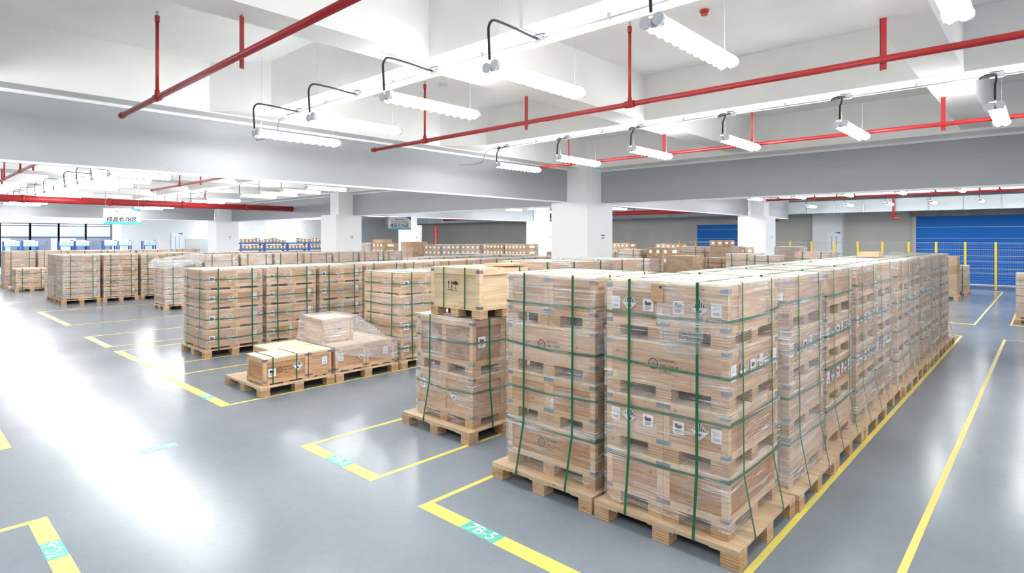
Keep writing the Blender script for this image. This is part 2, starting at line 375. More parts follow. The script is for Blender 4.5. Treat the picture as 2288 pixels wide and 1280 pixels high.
def lamp(x, y, z, style, label, group):
    """style 0: cord arcs from a box above the middle; 1: cord drops from a box just above the near end; 2: far lamp"""
    t = thing('strip_lamp', (x, y, z), label, 'ceiling lamp', group)
    em, cap, hs = lamp_meshes(style < 2); link('housing', hs, t)
    link('diffuser', em, t); link('end_cap', cap, t, (0, -.72, 0))
    if style < 2: link('end_cap', cap, t, (0, .72, 0), math.pi)
    ztop = ZB-z
    if style < 2:
        for s in (-1, 1):
            link('suspension_wire', cached(('w', round(s), round(z, 2)), lambda: MB().tube([(0, .66*s, .092), (0, .66*s, 5.6-z)], .0013, 4).mesh('suspension_wire', ['galvanised'])), t)
    if style == 0:
        pts = [(0, -.038, ztop-.05), (0, -.15, ztop-.05), (0, -.38, ztop-.035), (0, -.6, ztop-.03), (0, -.73, ztop-.04), (0, -.785, ztop-.11), (0, -.79, .35), (0, -.775, .1)]
    elif style == 1:
        pts = [(0, -.466, ztop-.045), (-.1, -.50, ztop-.075), (-.17, -.56, ztop-.10), (-.10, -.6, ztop-.07), (0, -.66, ztop-.09), (.01, -.74, ztop-.2), (0, -.76, .3), (0, -.775, .1)]
    else:
        pts = [(0, -.05, ztop-.03), (0, -.5, ztop), (0, -.72, ztop-.02), (0, -.775, ztop-.12), (0, -.775, .1)]
    # smooth the cord
    P = [Vector(p) for p in pts]; Q = []
    for i in range(len(P)-1):
        a, b_, c_, d_ = P[max(i-1, 0)], P[i], P[i+1], P[min(i+2, len(P)-1)]
        for k in range(4 if style < 2 else 1):
            u = k/(4 if style < 2 else 1)
            Q.append(.5*((2*b_)+(c_-a)*u+(2*a-5*b_+4*c_-d_)*u*u+(3*b_-a-3*c_+d_)*u**3))
    Q.append(P[-1])
    link('power_cord', cached(('cord', style, round(z, 2)), lambda: MB().tube([tuple(q) for q in Q], .014 if style < 2 else .012, 8 if style < 2 else 4).mesh('power_cord', ['cord_black'])), t)
LZ = 4.2
def conduit(x0, x1, y, z, label, boxes):
    t = thing('cable_conduit', ((x0+x1)/2, y, z), label, 'conduit')
    L = (x1-x0)/2; cx = (x0+x1)/2
    link('pipe', MB().tube([(-L, 0, 0), (L, 0, 0)], .011, 8).mesh('pipe', ['galvanised']), t)
    for bx in boxes:
        if x0 <= bx <= x1:
            link('junction_box', cached('jb', lambda: MB().box(-.075, .075, -.035, .035, -.03, .03).tube([(-.1, 0, 0), (-.07, 0, 0)], .02, 8).tube([(.07, 0, 0), (.1, 0, 0)], .02, 8).mesh('junction_box', ['galvanised'])), t, (bx-cx, 0, 0))
            if bx-.9 > x0: link('pipe_clip', cached('pc', lambda: MB().box(-.01, .01, -.018, .018, -.016, .045).mesh('pipe_clip', ['galvanised'])), t, (bx-.9-cx, 0, 0))
xsA = [-9.6+1.815*k for k in range(-24, 10)]
def region(x): return int((x+11.4)//14.5)
names = {0: 'the nearest lamp row', 1: 'second lamp row'}
ROWS = [(34.6, 2, -12, 6), (-.5, 0, -54, 6), (4.95, 0, -54, 6), (10.65, 1, -54, 6), (20.2, 2, -54, 4), (26.3, 2, -54, 6), (29.6, 2, -38, -13)]
for ri, (y, st, xa, xb) in enumerate(ROWS):
    bays = {}
    for x in xsA:
        if not (xa < x < xb): continue
        r = region(x); o = (x+11.4)-14.5*r
        if o < .9 or o > 13.6: continue
        bays.setdefault(r, []).append(x)
    for r, xs in bays.items():
        bn = {0: 'in the front bay', 1: 'in the bay on the right', -1: 'first bay beyond left curtain', -2: 'second bay beyond left curtain', -3: 'third bay beyond left curtain', -4: 'by the window wall'}.get(r, 'at the edge')
        rn = ['fifth row', 'row behind the viewer', 'front row', 'second row', 'third row', 'fourth row', 'far extra row'][ri]
        s = st if r >= 0 else 2
        if ri == 2 and r == -1: s = 0
        for k, x in enumerate(xs):
            if x > 1.5 and ri > 2 and k % 2: continue
            lamp(x, y, LZ, s, 'lit strip lamp, %s from left, %s %s' % (ordn(k), rn, bn), 'hanging strip lamps')
        yc = 10.24 if ri == 3 and r >= 0 else y
        if r >= -2: conduit(xs[0]-.45, xs[-1]+1.2, yc, ZB-.03 if r < 0 else ZB-.045, 'metal conduit above the %s of lamps, %s' % (rn, bn), xs)
# lead of the nearest-row conduit stepping down to the left girder, and the second row's
for yy, zz in ((4.95, ZB-.045), (10.24, ZB-.045)):
    t = link('cable_conduit', MB().tube([(-10.05, yy, zz), (-10.3, yy-.02, zz-.05), (-10.45, yy, zz-.3), (-10.8, yy, zz-.34), (-11.3, yy, zz-.3)], .011, 8).mesh('conduit_lead', ['galvanised']))
    tag(t, 'bent conduit lead stepping down to the left curtain rail from the %s lamp row' % ('front' if yy < 6 else 'second'), 'conduit')

# ------------------------------------------------------------------ sprinkler pipes
def spr(y, x0, x1, z, r, label, risers, brackets):
    cx = (x0+x1)/2; t = thing('sprinkler_pipe', (cx, y, z), label, 'sprinkler pipe', None)
    link('pipe', MB().tube([(x0-cx, 0, 0), (x1-cx, 0, 0)], r, 12).mesh('pipe', ['red_paint']), t)
    link('end_fitting', MB().tube([(x0-cx-.05, 0, 0), (x0-cx+.04, 0, 0)], r*1.3, 12).mesh('end_fitting', ['red_paint']), t)
    for x in risers:
        rr_ = link('riser', cached(('ris', z), lambda: MB().tube([(0, 0, r), (0, 0, 5.35-z)], .021, 10).tube([(0, 0, 5.3-z), (0, 0, 5.38-z)], .03, 10).tube([(0, 0, r), (0, 0, r+.06)], .03, 10).mesh('riser', ['red_paint'])), t, (x-cx, 0, 0))
        link('tee_fitting', cached(('tee', r), lambda: MB().tube([(-.07, 0, 0), (.07, 0, 0)], r*1.35, 12).mesh('tee_fitting', ['red_paint'])), t, (x-cx, 0, 0))
        link('sprinkler_head', cached(('sh', z), lambda: MB().tube([(0, 0, 5.38-z), (0, 0, 5.42-z)], .009, 6).tube([(0, 0, 5.43-z), (0, 0, 5.434-z)], .022, 10).tube([(-.012, 0, 5.40-z), (-.012, 0, 5.43-z)], .003, 4).tube([(.012, 0, 5.40-z), (.012, 0, 5.43-z)], .003, 4).mesh('sprinkler_head', ['galvanised'])), rr_)
    for x in brackets:
        link('hanger_bracket', cached(('br', z), lambda: MB().box(-.03, .03, .03, .036, -.1, ZB-z).box(-.03, -.024, .03, .075, -.1, ZB-z).box(-.034, .034, -.034, .034, -.006, .006).mesh('hanger_bracket', ['red_paint'])), t, (x-cx, 0, 0))
PZ = 4.32
spr(2.44, -10.1, -2.5, PZ, .036, 'dark red pipe slanting across the upper left corner below the ceiling', [-8.5], [-6.0])
spr(6.92, -10.25, 9, PZ, .036, 'long red pipe across the upper middle between the two lamp rows', [-8.6, -4.2, .3], [-6.1, -1.25])
spr(11.5, -10.2, 9, PZ, .034, 'red pipe just above the right-hand grey curtain, behind the second lamp row', [-8.7, -4.25, .2], [-6.15, -1.25])
spr(2.6, -25, -12.6, PZ, .036, 'thin red pipe at the far left edge beyond the long curtain', [-23.6, -20.6, -15], [-24.6, -19, -13])
spr(7.0, -25, -12.2, PZ, .036, 'thin red pipe beyond the long curtain above the left stock rows', [-22, -17.4, -14.5], [-20.2, -15.7])
spr(29, -10.0, 12, PZ, .045, 'far red pipe just under the right curtain, in front of the air duct', [-9.5, -7.9, -6.3, -3.4, -1.4], [-7, -4.4, -2])
# red drops beside the duct
for x in (-12.0, -6.0):
    t = link('drop_pipe', MB().tube([(x, 35.9, 4.75), (x, 35.9, 3.55)], .05, 10).tube([(x-.1, 35.9, 3.55), (x+.3, 35.9, 3.52)], .05, 10).mesh('drop_pipe', ['red_paint']))
    tag(t, 'vertical red drop pipe before the air duct, the %s one' % ('left' if x < -10 else 'right'), 'sprinkler pipe')
# big main along the left
t = thing('fire_main_pipe', (-31, 8, 4.12), 'thick bright red main pipe running under the ceiling in the left bays', 'main pipe')
link('pipe', MB().tube([(0, -12, 0), (0, 7.6, 0)], .15, 16).mesh('pipe', ['red_paint']), t)
for y in range(-10, 8, 3): link('coupling', cached('cpl', lambda: MB().tube([(0, -.06, 0), (0, .06, 0)], .175, 16).mesh('coupling', ['red_paint'])), t, (0, y, 0))
for y in range(-9, 8, 6): link('hanger', cached('hgr', lambda: MB().box(-.02, .02, -.02, .02, .15, .6).mesh('hanger', ['red_paint'])), t, (0, y, 0))
t = link('fire_main_pipe', MB().tube([(-39, 33.5, 4.15), (-12, 33.5, 4.15)], .14, 12).box(-30.02, -29.98, 33.48, 33.52, 4.28, 5.595).box(-20.02, -19.98, 33.48, 33.52, 4.28, 5.595).mesh('pipe', ['red_paint'])); tag(t, 'dark red main pipe high up at the far back behind the columns', 'main pipe')
t = link('drop_pipe', MB().tube([(-37.3, 31.2, 0), (-37.3, 31.2, 3.5)], .11, 12).mesh('drop_pipe', ['red_paint'])); tag(t, 'red standpipe beside the far column under the small hanging sign', 'standpipe')
# detectors on the slab
t = link('smoke_detector', MB().tube([(-3.45, 7.6, 5.6), (-3.45, 7.6, 5.57)], .06, 16).tube([(-3.45, 7.6, 5.57), (-3.45, 7.6, 5.53)], .045, 16).mesh('smoke_detector', ['alarm_red'])); tag(t, 'small red round alarm on the white ceiling near the nearest lamp', 'alarm')
t = link('smoke_detector', MB().tube([(-9.0, 7.7, 5.6), (-9.0, 7.7, 5.57)], .1, 20).tube([(-9.0, 7.7, 5.57), (-9.0, 7.7, 5.53)], .08, 20).mesh('smoke_detector', ['clear_ceiling_dome'])); tag(t, 'white dome detector on the ceiling between the lamp rows', 'smoke detector')

# ------------------------------------------------------------------ floor markings
def tape(x0, x1, y0, y1, label, z=.002): 
    o = link('floor_tape', MB().box(x0, x1, y0, y1, 0, z).mesh('floor_tape', ['yellow_tape'])); return tag(o, label, 'floor marking')
def bay(n_, x0, x1, y0, y1, front=.15, side=.055, lab=None, txt=None, back=True):
    """one outline tape, one object, cut where the teal number sits"""
    mb = MB()
    ya = y0; yb = y0+front
    if lab: mb.box(x0, lab[0], ya, yb, 0, .002).box(lab[1], x1, ya, yb, 0, .002)
    else: mb.box(x0, x1, ya, yb, 0, .002)
    mb.box(x0, x0+side, yb, y1, 0, .002).box(x1-side, x1, yb, y1, 0, .002)
    if back: mb.box(x0+side, x1-side, y1-side, y1, 0, .002)
    o = link('floor_tape', mb.mesh('floor_tape', ['yellow_tape'])); tag(o, n_, 'floor marking', None)
    if lab and txt:
        l_ = thing('floor_number', ((lab[0]+lab[1])/2, (ya+yb)/2, 0), 'teal floor number %s set into a yellow bay line' % txt, 'floor marking')
        w = (lab[1]-lab[0])/2
        link('backing', MB().box(-w, w, -front/2, front/2, 0, .002).mesh('backing', ['teal_tape']), l_)
        link('lettering', text_mesh(txt, front*1.12, 'paper_white'), l_, (0, 0, .003))
bay('yellow bay outline around the two nearest right-hand rows', -4.33, -1.63, 3.4, 18.8, lab=(-3.76, -3.35), txt='7B-5')
bay('yellow bay outline around the pallet with the pale topmost crate', -6.62, -5.13, 3.42, 18.8, lab=(-6.05, -5.67), txt='7B-6')
bay('yellow bay outline around the low crates under the film sheet', -11.75, -9.02, 3.43, 18.8, lab=(-9.95, -9.6), txt='7B-7')
bay('yellow bay outline in front of the tall left stock row', -15.2, -12.8, 3.5, 18.8, lab=(-13.7, -13.3), txt='7B-8')
bay('faint yellow bay outline left of the tall left stock row', -17.95, -15.85, 3.5, 18.8, lab=(-16.9, -16.5), txt='7B-9')
bay('faintest yellow bay outline at the far left', -25.2, -20.6, 3.6, 18.8)
bay('yellow bay outline right of the right-hand aisle', -.84, 2.2, -6, 18.8)
bay('yellow bay outline beyond the cross aisle', -4.5, -1.57, 21.4, 35.4)
bay('yellow bay outline at the far right edge beyond the cross aisle', -.84, 2.2, 21.9, 35.4)
# bay across the aisle (bottom left)
mb = MB(); mb.box(-6.62, -6.05, .88, 1.02, 0, .002).box(-5.69, -1.5, .88, 1.02, 0, .002).box(-6.62, -6.555, -8, .88, 0, .002)
o = link('floor_tape', mb.mesh('floor_tape', ['yellow_tape'])); tag(o, 'yellow tape corner at the bottom left of the floor', 'floor marking')
l_ = thing('floor_number', (-5.87, .95, 0), 'teal floor number 7C-6 at the bottom left, upside down to the viewer', 'floor marking', None, math.pi)
link('backing', MB().box(-.18, .18, -.07, .07, 0, .002).mesh('backing', ['teal_tape']), l_); link('lettering', text_mesh('7C-6', .155, 'paper_white'), l_, (0, 0, .003))
mb = MB(); mb.box(-12.5, -9.1, .93, 1.07, 0, .002).box(-9.16, -9.1, -8, .93, 0, .002)
o = link('floor_tape', mb.mesh('floor_tape', ['yellow_tape'])); tag(o, 'end of a yellow tape line at the left edge of the floor', 'floor marking')
a_ = thing('floor_arrow', (-7.8, 2.25, 0), 'small teal sticker with a white arrow on the open floor', 'floor marking')
link('backing', MB().box(-.08, .08, -.2, .2, 0, .002).mesh('backing', ['teal_tape']), a_)
link('arrow', MB().box(-.012, .012, -.1, .17, .002, .003).prism([(-.05, -.08), (0, -.17), (.05, -.08)], .002, .003, 0, 'z').box(-.035, .035, .12, .135, .002, .003).mesh('arrow', ['paper_white']), a_)
tape(-16, 12, 39.3, 39.4, 'yellow line on the floor along the shutters')

# ------------------------------------------------------------------ crates, pallets, straps, film
def paint(key, fn): return cached(key, fn)
# marks are built flat in the plane y=0 facing -Y, centred at the origin (x right, z up); +X faces use rz=90deg
def m_hazard():
    mb = MB(); r = .072
    mb.prism([(-r, 0), (0, -r), (r, 0), (0, r)], -.0015, 0)
    for k in range(-3, 4):
        x = k*.0175; top = r-abs(x)-.007
        if top > .004: mb.box(x-.005, x+.005, -.0022, -.0015, .0, top, 1)
    mb.prism([(-.02, -.02), (.02, -.02), (.014, -.038), (-.014, -.038)], -.0022, -.0015, 1); mb.box(-.004, .004, -.0022, -.0015, -.058, -.046, 1)
    return mb.mesh('hazard_label', ['paper_white', 'ink_black'])
def m_battery():
    mb = MB(); mb.box(-.055, .055, -.0015, 0, -.06, .055)
    mb.prism([(-.035, .0), (-.035, .028), (-.02, .04), (-.012, .03), (.0, .022), (.02, .03), (.036, .018), (.03, .0), (.01, -.008), (-.02, -.006)], -.0022, -.0015, 1)
    for k in range(3): mb.box(-.035, .035-.01*k, -.0022, -.0015, -.024-.011*k, -.019-.011*k, 1)
    return mb.mesh('battery_label', ['paper_white', 'ink_black'])
def m_paper():
    mb = MB(); mb.box(-.05, .05, -.0015, 0, -.065, .065)
    for k in range(3): mb.box(-.035, .03, -.0022, -.0015, .035-.014*k, .038-.014*k, 1)
    for k in range(9): mb.box(-.03+.007*k, -.027+.007*k, -.0022, -.0015, -.045, -.02, 1)
    return mb.mesh('paper_label', ['paper_white', 'ink_grey'])
def m_logo():
    mb = MB(); R0, R1 = .042, .034
    for k in range(24):
        a, b_ = 2*math.pi*k/24, 2*math.pi*(k+1)/24
        mb.poly([(-.085+R1*math.cos(a), -.0012, R1*math.sin(a)), (-.085+R0*math.cos(a), -.0012, R0*math.sin(a)), (-.085+R0*math.cos(b_), -.0012, R0*math.sin(b_)), (-.085+R1*math.cos(b_), -.0012, R1*math.sin(b_))])
    mb.box(-.094, -.09, -.0014, -.0006, .003, .02).box(-.08, -.076, -.0014, -.0006, .003, .02).box(-.095, -.075, -.0014, -.0006, -.02, -.015).box(-.118, -.052, -.0014, -.0006, -.002, .001)
    rnd = random.Random(3)
    for row, (zc, h, n_) in enumerate(((.034, .018, 9), (-.006, .017, 10), (-.05, .014, 6))):
        for k in range(n_):
            x = -.03+k*.016
            if rnd.random() < .8: mb.box(x, x+.003, -.0014, -.0006, zc-h/2, zc+h/2)
            if rnd.random() < .8: mb.box(x+.003, x+.010, -.0014, -.0006, zc+h/2-.003, zc+h/2)
            if rnd.random() < .6: mb.box(x+.003, x+.010, -.0014, -.0006, zc-h/2, zc-h/2+.003)
            if rnd.random() < .6: mb.box(x+.009, x+.012, -.0014, -.0006, zc-h/2, zc+h/2)
    return mb.mesh('logo_marking', ['ink_brown'])
def m_care():
    mb = MB()
    for k in (0, 1):
        x = -.07+.05*k
        mb.box(x-.004, x+.004, -.0012, 0, -.04, .02).prism([(x-.015, .015), (x+.015, .015), (x, .045)], -.0012, 0)
    mb.box(-.09, .0, -.0012, 0, -.055, -.049)
    pts = [(.035+.04*math.cos(a), .005+.035*math.sin(a)) for a in [math.pi*k/8 for k in range(9)]]
    mb.prism(pts, -.0012, 0); mb.box(.033, .037, -.0012, 0, -.055, .005).box(.037, .052, -.0012, 0, -.055, -.05)
    return mb.mesh('handling_marking', ['ink_black'])
MARK = {'hazard': ('hazard_label', m_hazard), 'battery': ('battery_label', m_battery), 'paper': ('paper_label', m_paper), 'logo': ('logo_marking', m_logo), 'care': ('handling_marking', m_care)}
def mark(kind, parent, face, u, z, w, d, sc=1.0):
    """face 'f' = -Y side at local u along x; 'r' = +X side at local u along y"""
    nm, fn = MARK[kind]; me = cached(nm, fn)
    if face == 'f': o = link(nm, me, parent, (u, -d/2-.001, z))
    else: o = link(nm, me, parent, (w/2+.001, u, z), math.pi/2)
    o.scale = (sc, 1, sc)
    if kind in ('hazard', 'battery', 'paper'): o['label'] = {'hazard': 'white diamond label with black stripes', 'battery': 'white label with black pictogram', 'paper': 'white printed paper label'}[kind]
    return o
def crate_parts(w, d, h, foot, relief, rails, planks):
    """meshes centred on x,y with base at z=0"""
    def mk():
        t = relief; e = .001; zb = foot; zt = h-.022
        panel = MB().box(-w/2+t, w/2-t, -d/2+t, d/2-t, zb+.01, zt)
        fr = MB(); pw = .055; rh = .06
        for sx in (-1, 1):
            for sy in (-1, 1):
                x0, x1 = sorted((sx*w/2, sx*(w/2-pw))); y0, y1 = sorted((sy*d/2, sy*(d/2-t-e)))
                fr.box(x0, x1, y0, y1, zb, zt)
                x0, x1 = sorted((sx*w/2, sx*(w/2-t-e))); y0, y1 = sorted((sy*(d/2-t-e), sy*(d/2-pw)))
                fr.box(x0, x1, y0, y1, zb, zt)
        for sy in (-1, 1):
            y0, y1 = sorted((sy*d/2, sy*(d/2-t-e)))
            for za, zc in ((zb, zb+rh), (zt-rh, zt)): fr.box(-w/2+pw, w/2-pw, y0, y1, za, zc)
            if rails and w > .9: fr.box(-.035, .035, y0, y1, zb+rh, zt-rh)
        for sx in (-1, 1):
            x0, x1 = sorted((sx*w/2, sx*(w/2-t-e)))
            for za, zc in ((zb, zb+rh), (zt-rh, zt)): fr.box(x0, x1, -d/2+pw, d/2-pw, za, zc)
            if rails and d > .9: fr.box(x0, x1, -.035, .035, zb+rh, zt-rh)
        lid = MB(); nn = max(2, int(planks*w/1.1)); g = .005
        if planks:
            for k in range(nn): lid.box(-w/2+w*k/nn+g/2, -w/2+w*(k+1)/nn-g/2, -d/2, d/2, zt, h)
        else: lid.box(-w/2, w/2, -d/2, d/2, zt, h)
        return panel.mesh('panels', ['crate_panel_wood']), fr.mesh('frame', ['crate_frame_wood']), lid.mesh('lid', ['lid_wood'])
    return cached(('crate', round(w, 3), round(d, 3), round(h, 3), foot, relief, rails, planks), mk)
def bracket_mesh():
    return MB().box(-.002, .062, -.002, 0, -.019, .019).box(-.002, 0, -.002, .062, -.019, .019).mesh('corner_bracket', ['steel_bracket'])
def crate(cx, cy, z, w, d, h, label, group, detail=1, foot=.11, relief=.008, rails=False, planks=0, marks=(), rz=0, pmat=None, fmat=None, name='wooden_crate', cat='crate', fbx=None):
    if detail == 0:
        def mk():
            mb = MB().box(-w/2, w/2, -d/2, d/2, foot, h)
            fw = .12
            for sx in (-1, 0, 1):
                for sy in (-1, 0, 1):
                    xx = sx*(w/2-fw/2); yy = sy*(d/2-fw/2); mb.box(xx-fw/2, xx+fw/2, yy-fw/2, yy+fw/2, 0, foot, 1)
            return mb.mesh('crate', ['crate_panel_wood', 'crate_frame_wood'])
        o = link(name, cached(('c0', round(w, 3), round(d, 3), round(h, 3), foot), mk), None, (cx, cy, z)); return tag(o, label, cat, group)
    t = thing(name, (cx, cy, z), label, cat, group, rz)
    pa, fr, li = crate_parts(w, d, h, foot, relief, rails, planks)
    if pmat: pa = cached(('pm', pa.name, pmat), lambda: (lambda q: (q.materials.clear(), q.materials.append(M[pmat]), q)[2])(pa.copy()))
    if fmat:
        fr = cached(('fm', fr.name, fmat), lambda: (lambda q: (q.materials.clear(), q.materials.append(M[fmat]), q)[2])(fr.copy()))
        li = cached(('fm', li.name, fmat), lambda: (lambda q: (q.materials.clear(), q.materials.append(M[fmat]), q)[2])(li.copy()))
    link('panels', pa, t); link('frame', fr, t); link('lid', li, t)
    if foot > .06 and w > .9: link('fork_gap_shade', cached(('ub', round(w, 3), round(d, 3), foot), lambda: MB().box(-w/2+.16, w/2-.16, -d/2+.16, d/2-.16, .004, foot+.002).mesh('fork_gap_shade', ['fork_gap_shade_brown'])), t)  # dark core added between the feet as painted shade for the fork gaps
    elif foot > .06: link('fork_gap_shade', cached(('ub', round(w, 3), round(d, 3), foot), lambda: MB().box(-w/2+.145, w/2-.145, -d/2+.16, d/2-.16, .004, foot+.002).mesh('fork_gap_shade', ['fork_gap_shade_brown'])), t)
    if foot > .02:
        fw, fd = (.14, .14) if foot > .06 else (.1, .1)
        if detail >= 2:
            me = cached(('fb', foot, fw), lambda: MB().box(-fw/2, fw/2, -fd/2, fd/2, 0, foot).mesh('foot_block', ['layered_block_wood']))
            for sx in (-1, 0, 1):
                for sy in (-1, 0, 1): 
                    if w < .7 and sx == 0: continue
                    link('foot_block', me, t, (sx*(w/2-fw/2), sy*(d/2-fd/2), 0))
        else:
            def mk():
                mb = MB()
                for sx in (-1, 0, 1):
                    for sy in (-1, 0, 1):
                        if w < .7 and sx == 0 or d < .7 and sy == 0: continue
                        xx = sx*(w/2-fw/2); yy = sy*(d/2-fd/2); mb.box(xx-fw/2, xx+fw/2, yy-fd/2, yy+fd/2, 0, foot)
                return mb.mesh('feet', ['layered_block_wood'])
            link('feet', cached(('ft', round(w, 3), round(d, 3), foot), mk), t)
    if detail >= 2:
        me = cached('bracket', bracket_mesh)
        for sx, sy, r in ((-1, -1, 0), (1, -1, math.pi/2), (1, 1, math.pi)):
            for zz in (foot+.035, h-.04): link('corner_bracket', me, t, (sx*w/2, sy*d/2, zz), r)
    for mk_ in marks: mark(mk_[0], t, mk_[1], mk_[2], mk_[3], w, d, mk_[4] if len(mk_) > 4 else 1)
    return t
def pallet(x0, x1, y0, y1, label, group='wooden pallets on the floor', detail=2):
    w, d = x1-x0, y1-y0; bw = .15
    if detail < 2:
        def mk():
            mb = MB().box(-w/2, w/2, -d/2, d/2, .125, .155)
            for sx in (-1, 0, 1):
                for sy in (-1, 0, 1):
                    xx = sx*(w/2-bw/2); yy = sy*(d/2-bw/2); mb.box(xx-bw/2, xx+bw/2, yy-bw/2, yy+bw/2, 0, .125, 1)
            return mb.mesh('pallet', ['pallet_deck_wood', 'layered_block_wood'])
        return tag(link('wooden_pallet', cached(('p0', round(w, 2), round(d, 2)), mk), None, ((x0+x1)/2, (y0+y1)/2, 0)), label, 'pallet', group)
    t = thing('wooden_pallet', ((x0+x1)/2, (y0+y1)/2, 0), label, 'pallet', group)
    def mk():
        mb = MB().box(-w/2, w/2, -d/2, d/2, .137, .155)
        # bearer boards under the sheet, notched at the mouths
        for sy in (-1, 0, 1):
            yy = sy*(d/2-bw/2)
            for a, c in ((-w/2, -w/2+.24), (-.12, .12), (w/2-.24, w/2)): mb.box(a, c, yy-bw/2, yy+bw/2, .112, .137)
            for a, c in ((-w/2+.24, -.12), (.12, w/2-.24)): mb.box(a, c, yy-bw/2+.006, yy+bw/2-.006, .116, .137)
        return mb.mesh('deck', ['pallet_deck_wood'])
    link('deck', cached(('pd', round(w, 2), round(d, 2)), mk), t)
    me = cached(('pb', bw), lambda: MB().box(-bw/2, bw/2, -bw/2, bw/2, 0, .112).mesh('block', ['layered_block_wood']))
    for sx in (-1, 0, 1):
        for sy in (-1, 0, 1): link('block', me, t, (sx*(w/2-bw/2), sy*(d/2-bw/2), 0))
    return t
def straps(x0, x1, y0, y1, zt, pal, vx, vy, hz, label, outer=.021, inner=.008, bot=.118, single=False, parent=None):
    """green bands: vertical loops at x in vx and y in vy, level loops at z in hz; pal = pallet rect"""
    cx, cy = (x0+x1)/2, (y0+y1)/2
    t = parent or thing('green_strapping', (cx, cy, .155), label, 'strapping', 'green strapping round the loads')
    if parent: cz0 = parent.location.z
    else: cz0 = .155
    P0, P1, Q0, Q1 = pal; wd = .024; e = outer; base = .155
    mbs = []
    for x in vx:
        mbs.append(([(x, Q0-.004, .12), (x, Q0-.004, base), (x, y0-e-.012, .62), (x, y0-e, zt+e), (x, y1+e, zt+e), (x, y1+e+.012, .62), (x, Q1+.004, base), (x, Q1+.004, .12)], 'x'))
    for y in vy:
        mbs.append(([(P0-.004, y, .12), (P0-.004, y, base), (x0-e-.012, y, .62), (x0-e, y, zt+e+.004), (x1+e, y, zt+e+.004), (x1+e+.012, y, .62), (P1+.004, y, base), (P1+.004, y, .12)], 'y'))
    rnd = random.Random(int(cx*100+cy*10)); e = inner
    for z in hz:
        dz = [rnd.uniform(-.02, .02) for _ in range(4)]
        pts = [(x0-e, y0-e, z+dz[0]), (cx, y0-e, z+dz[1]-.015), (x1+e, y0-e, z+dz[2]), (x1+e, cy, z+dz[2]-.01), (x1+e, y1+e, z+dz[3]), (x0-e, y1+e, z)]
        mbs.append((pts, 'z'))
    if single:
        mb = MB()
        for pts, ax in mbs: mb.ribbon([(p[0]-cx, p[1]-cy, p[2]-cz0) for p in pts], wd*1.2, ax, closed=ax == 'z')
        link('strap', mb.mesh('strap', ['green_strap']), t)
    else:
        for pts, ax in mbs:
            mb = MB().ribbon([(p[0]-cx, p[1]-cy, p[2]-cz0) for p in pts], wd, ax, closed=ax == 'z'); link('strap', mb.mesh('strap', ['green_strap']), t)
    return t
def wrap(x0, x1, y0, y1, z0, z1, label, material='stretch_film', seed=0, e=.016, topmat='film_top', bottom_jag=True):
    cx, cy = (x0+x1)/2, (y0+y1)/2; w, d, h = (x1-x0)/2+e, (y1-y0)/2+e, z1-z0+e
    def mk():
        r = random.Random(seed); mb = MB(); NX, NZ = 8, 14
        loop = []
        for k in range(NX): loop.append((-w+2*w*k/NX, -d, 0, -1))
        for k in range(NX): loop.append((w, -d+2*d*k/NX, 1, 0))
        for k in range(NX): loop.append((w-2*w*k/NX, d, 0, 1))
        for k in range(NX): loop.append((-w, d-2*d*k/NX, -1, 0))
        n_ = len(loop)
        for j in range(NZ+1):
            for i, (x, y, nx, ny) in enumerate(loop):
                corner = i % NX == 0; o = 0 if corner else r.uniform(-.003, .003)
                zz = h*j/NZ
                if j == 0 and bottom_jag: zz += r.uniform(0, .05)
                if j == NZ: o = 0
                mb.v.append((x+nx*o, y+ny*o, zz))
        for j in range(NZ):
            for i in range(n_):
                i2 = (i+1) % n_
                mb.f.append((j*n_+i, j*n_+i2, (j+1)*n_+i2, (j+1)*n_+i)); mb.mi.append(0); mb.sm.append(True)
        b0 = len(mb.v); G = 8
        for a in range(G+1):
            for b_ in range(G+1):
                edge = a in (0, G) or b_ in (0, G)
                mb.v.append((-w+2*w*a/G, -d+2*d*b_/G, h+(0 if edge else r.uniform(-.003, .003))))
        for a in range(G):
            for b_ in range(G):
                mb.f.append((b0+a*(G+1)+b_, b0+(a+1)*(G+1)+b_, b0+(a+1)*(G+1)+b_+1, b0+a*(G+1)+b_+1)); mb.mi.append(1); mb.sm.append(True)
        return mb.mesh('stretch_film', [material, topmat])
    me = cached(('wrap', round(w, 2), round(d, 2), round(h, 2), seed, material), mk)
    t = thing('load_wrapping', (cx, cy, z0), label, 'wrapping', 'film and straps round the loads'); link('stretch_film', me, t); return t

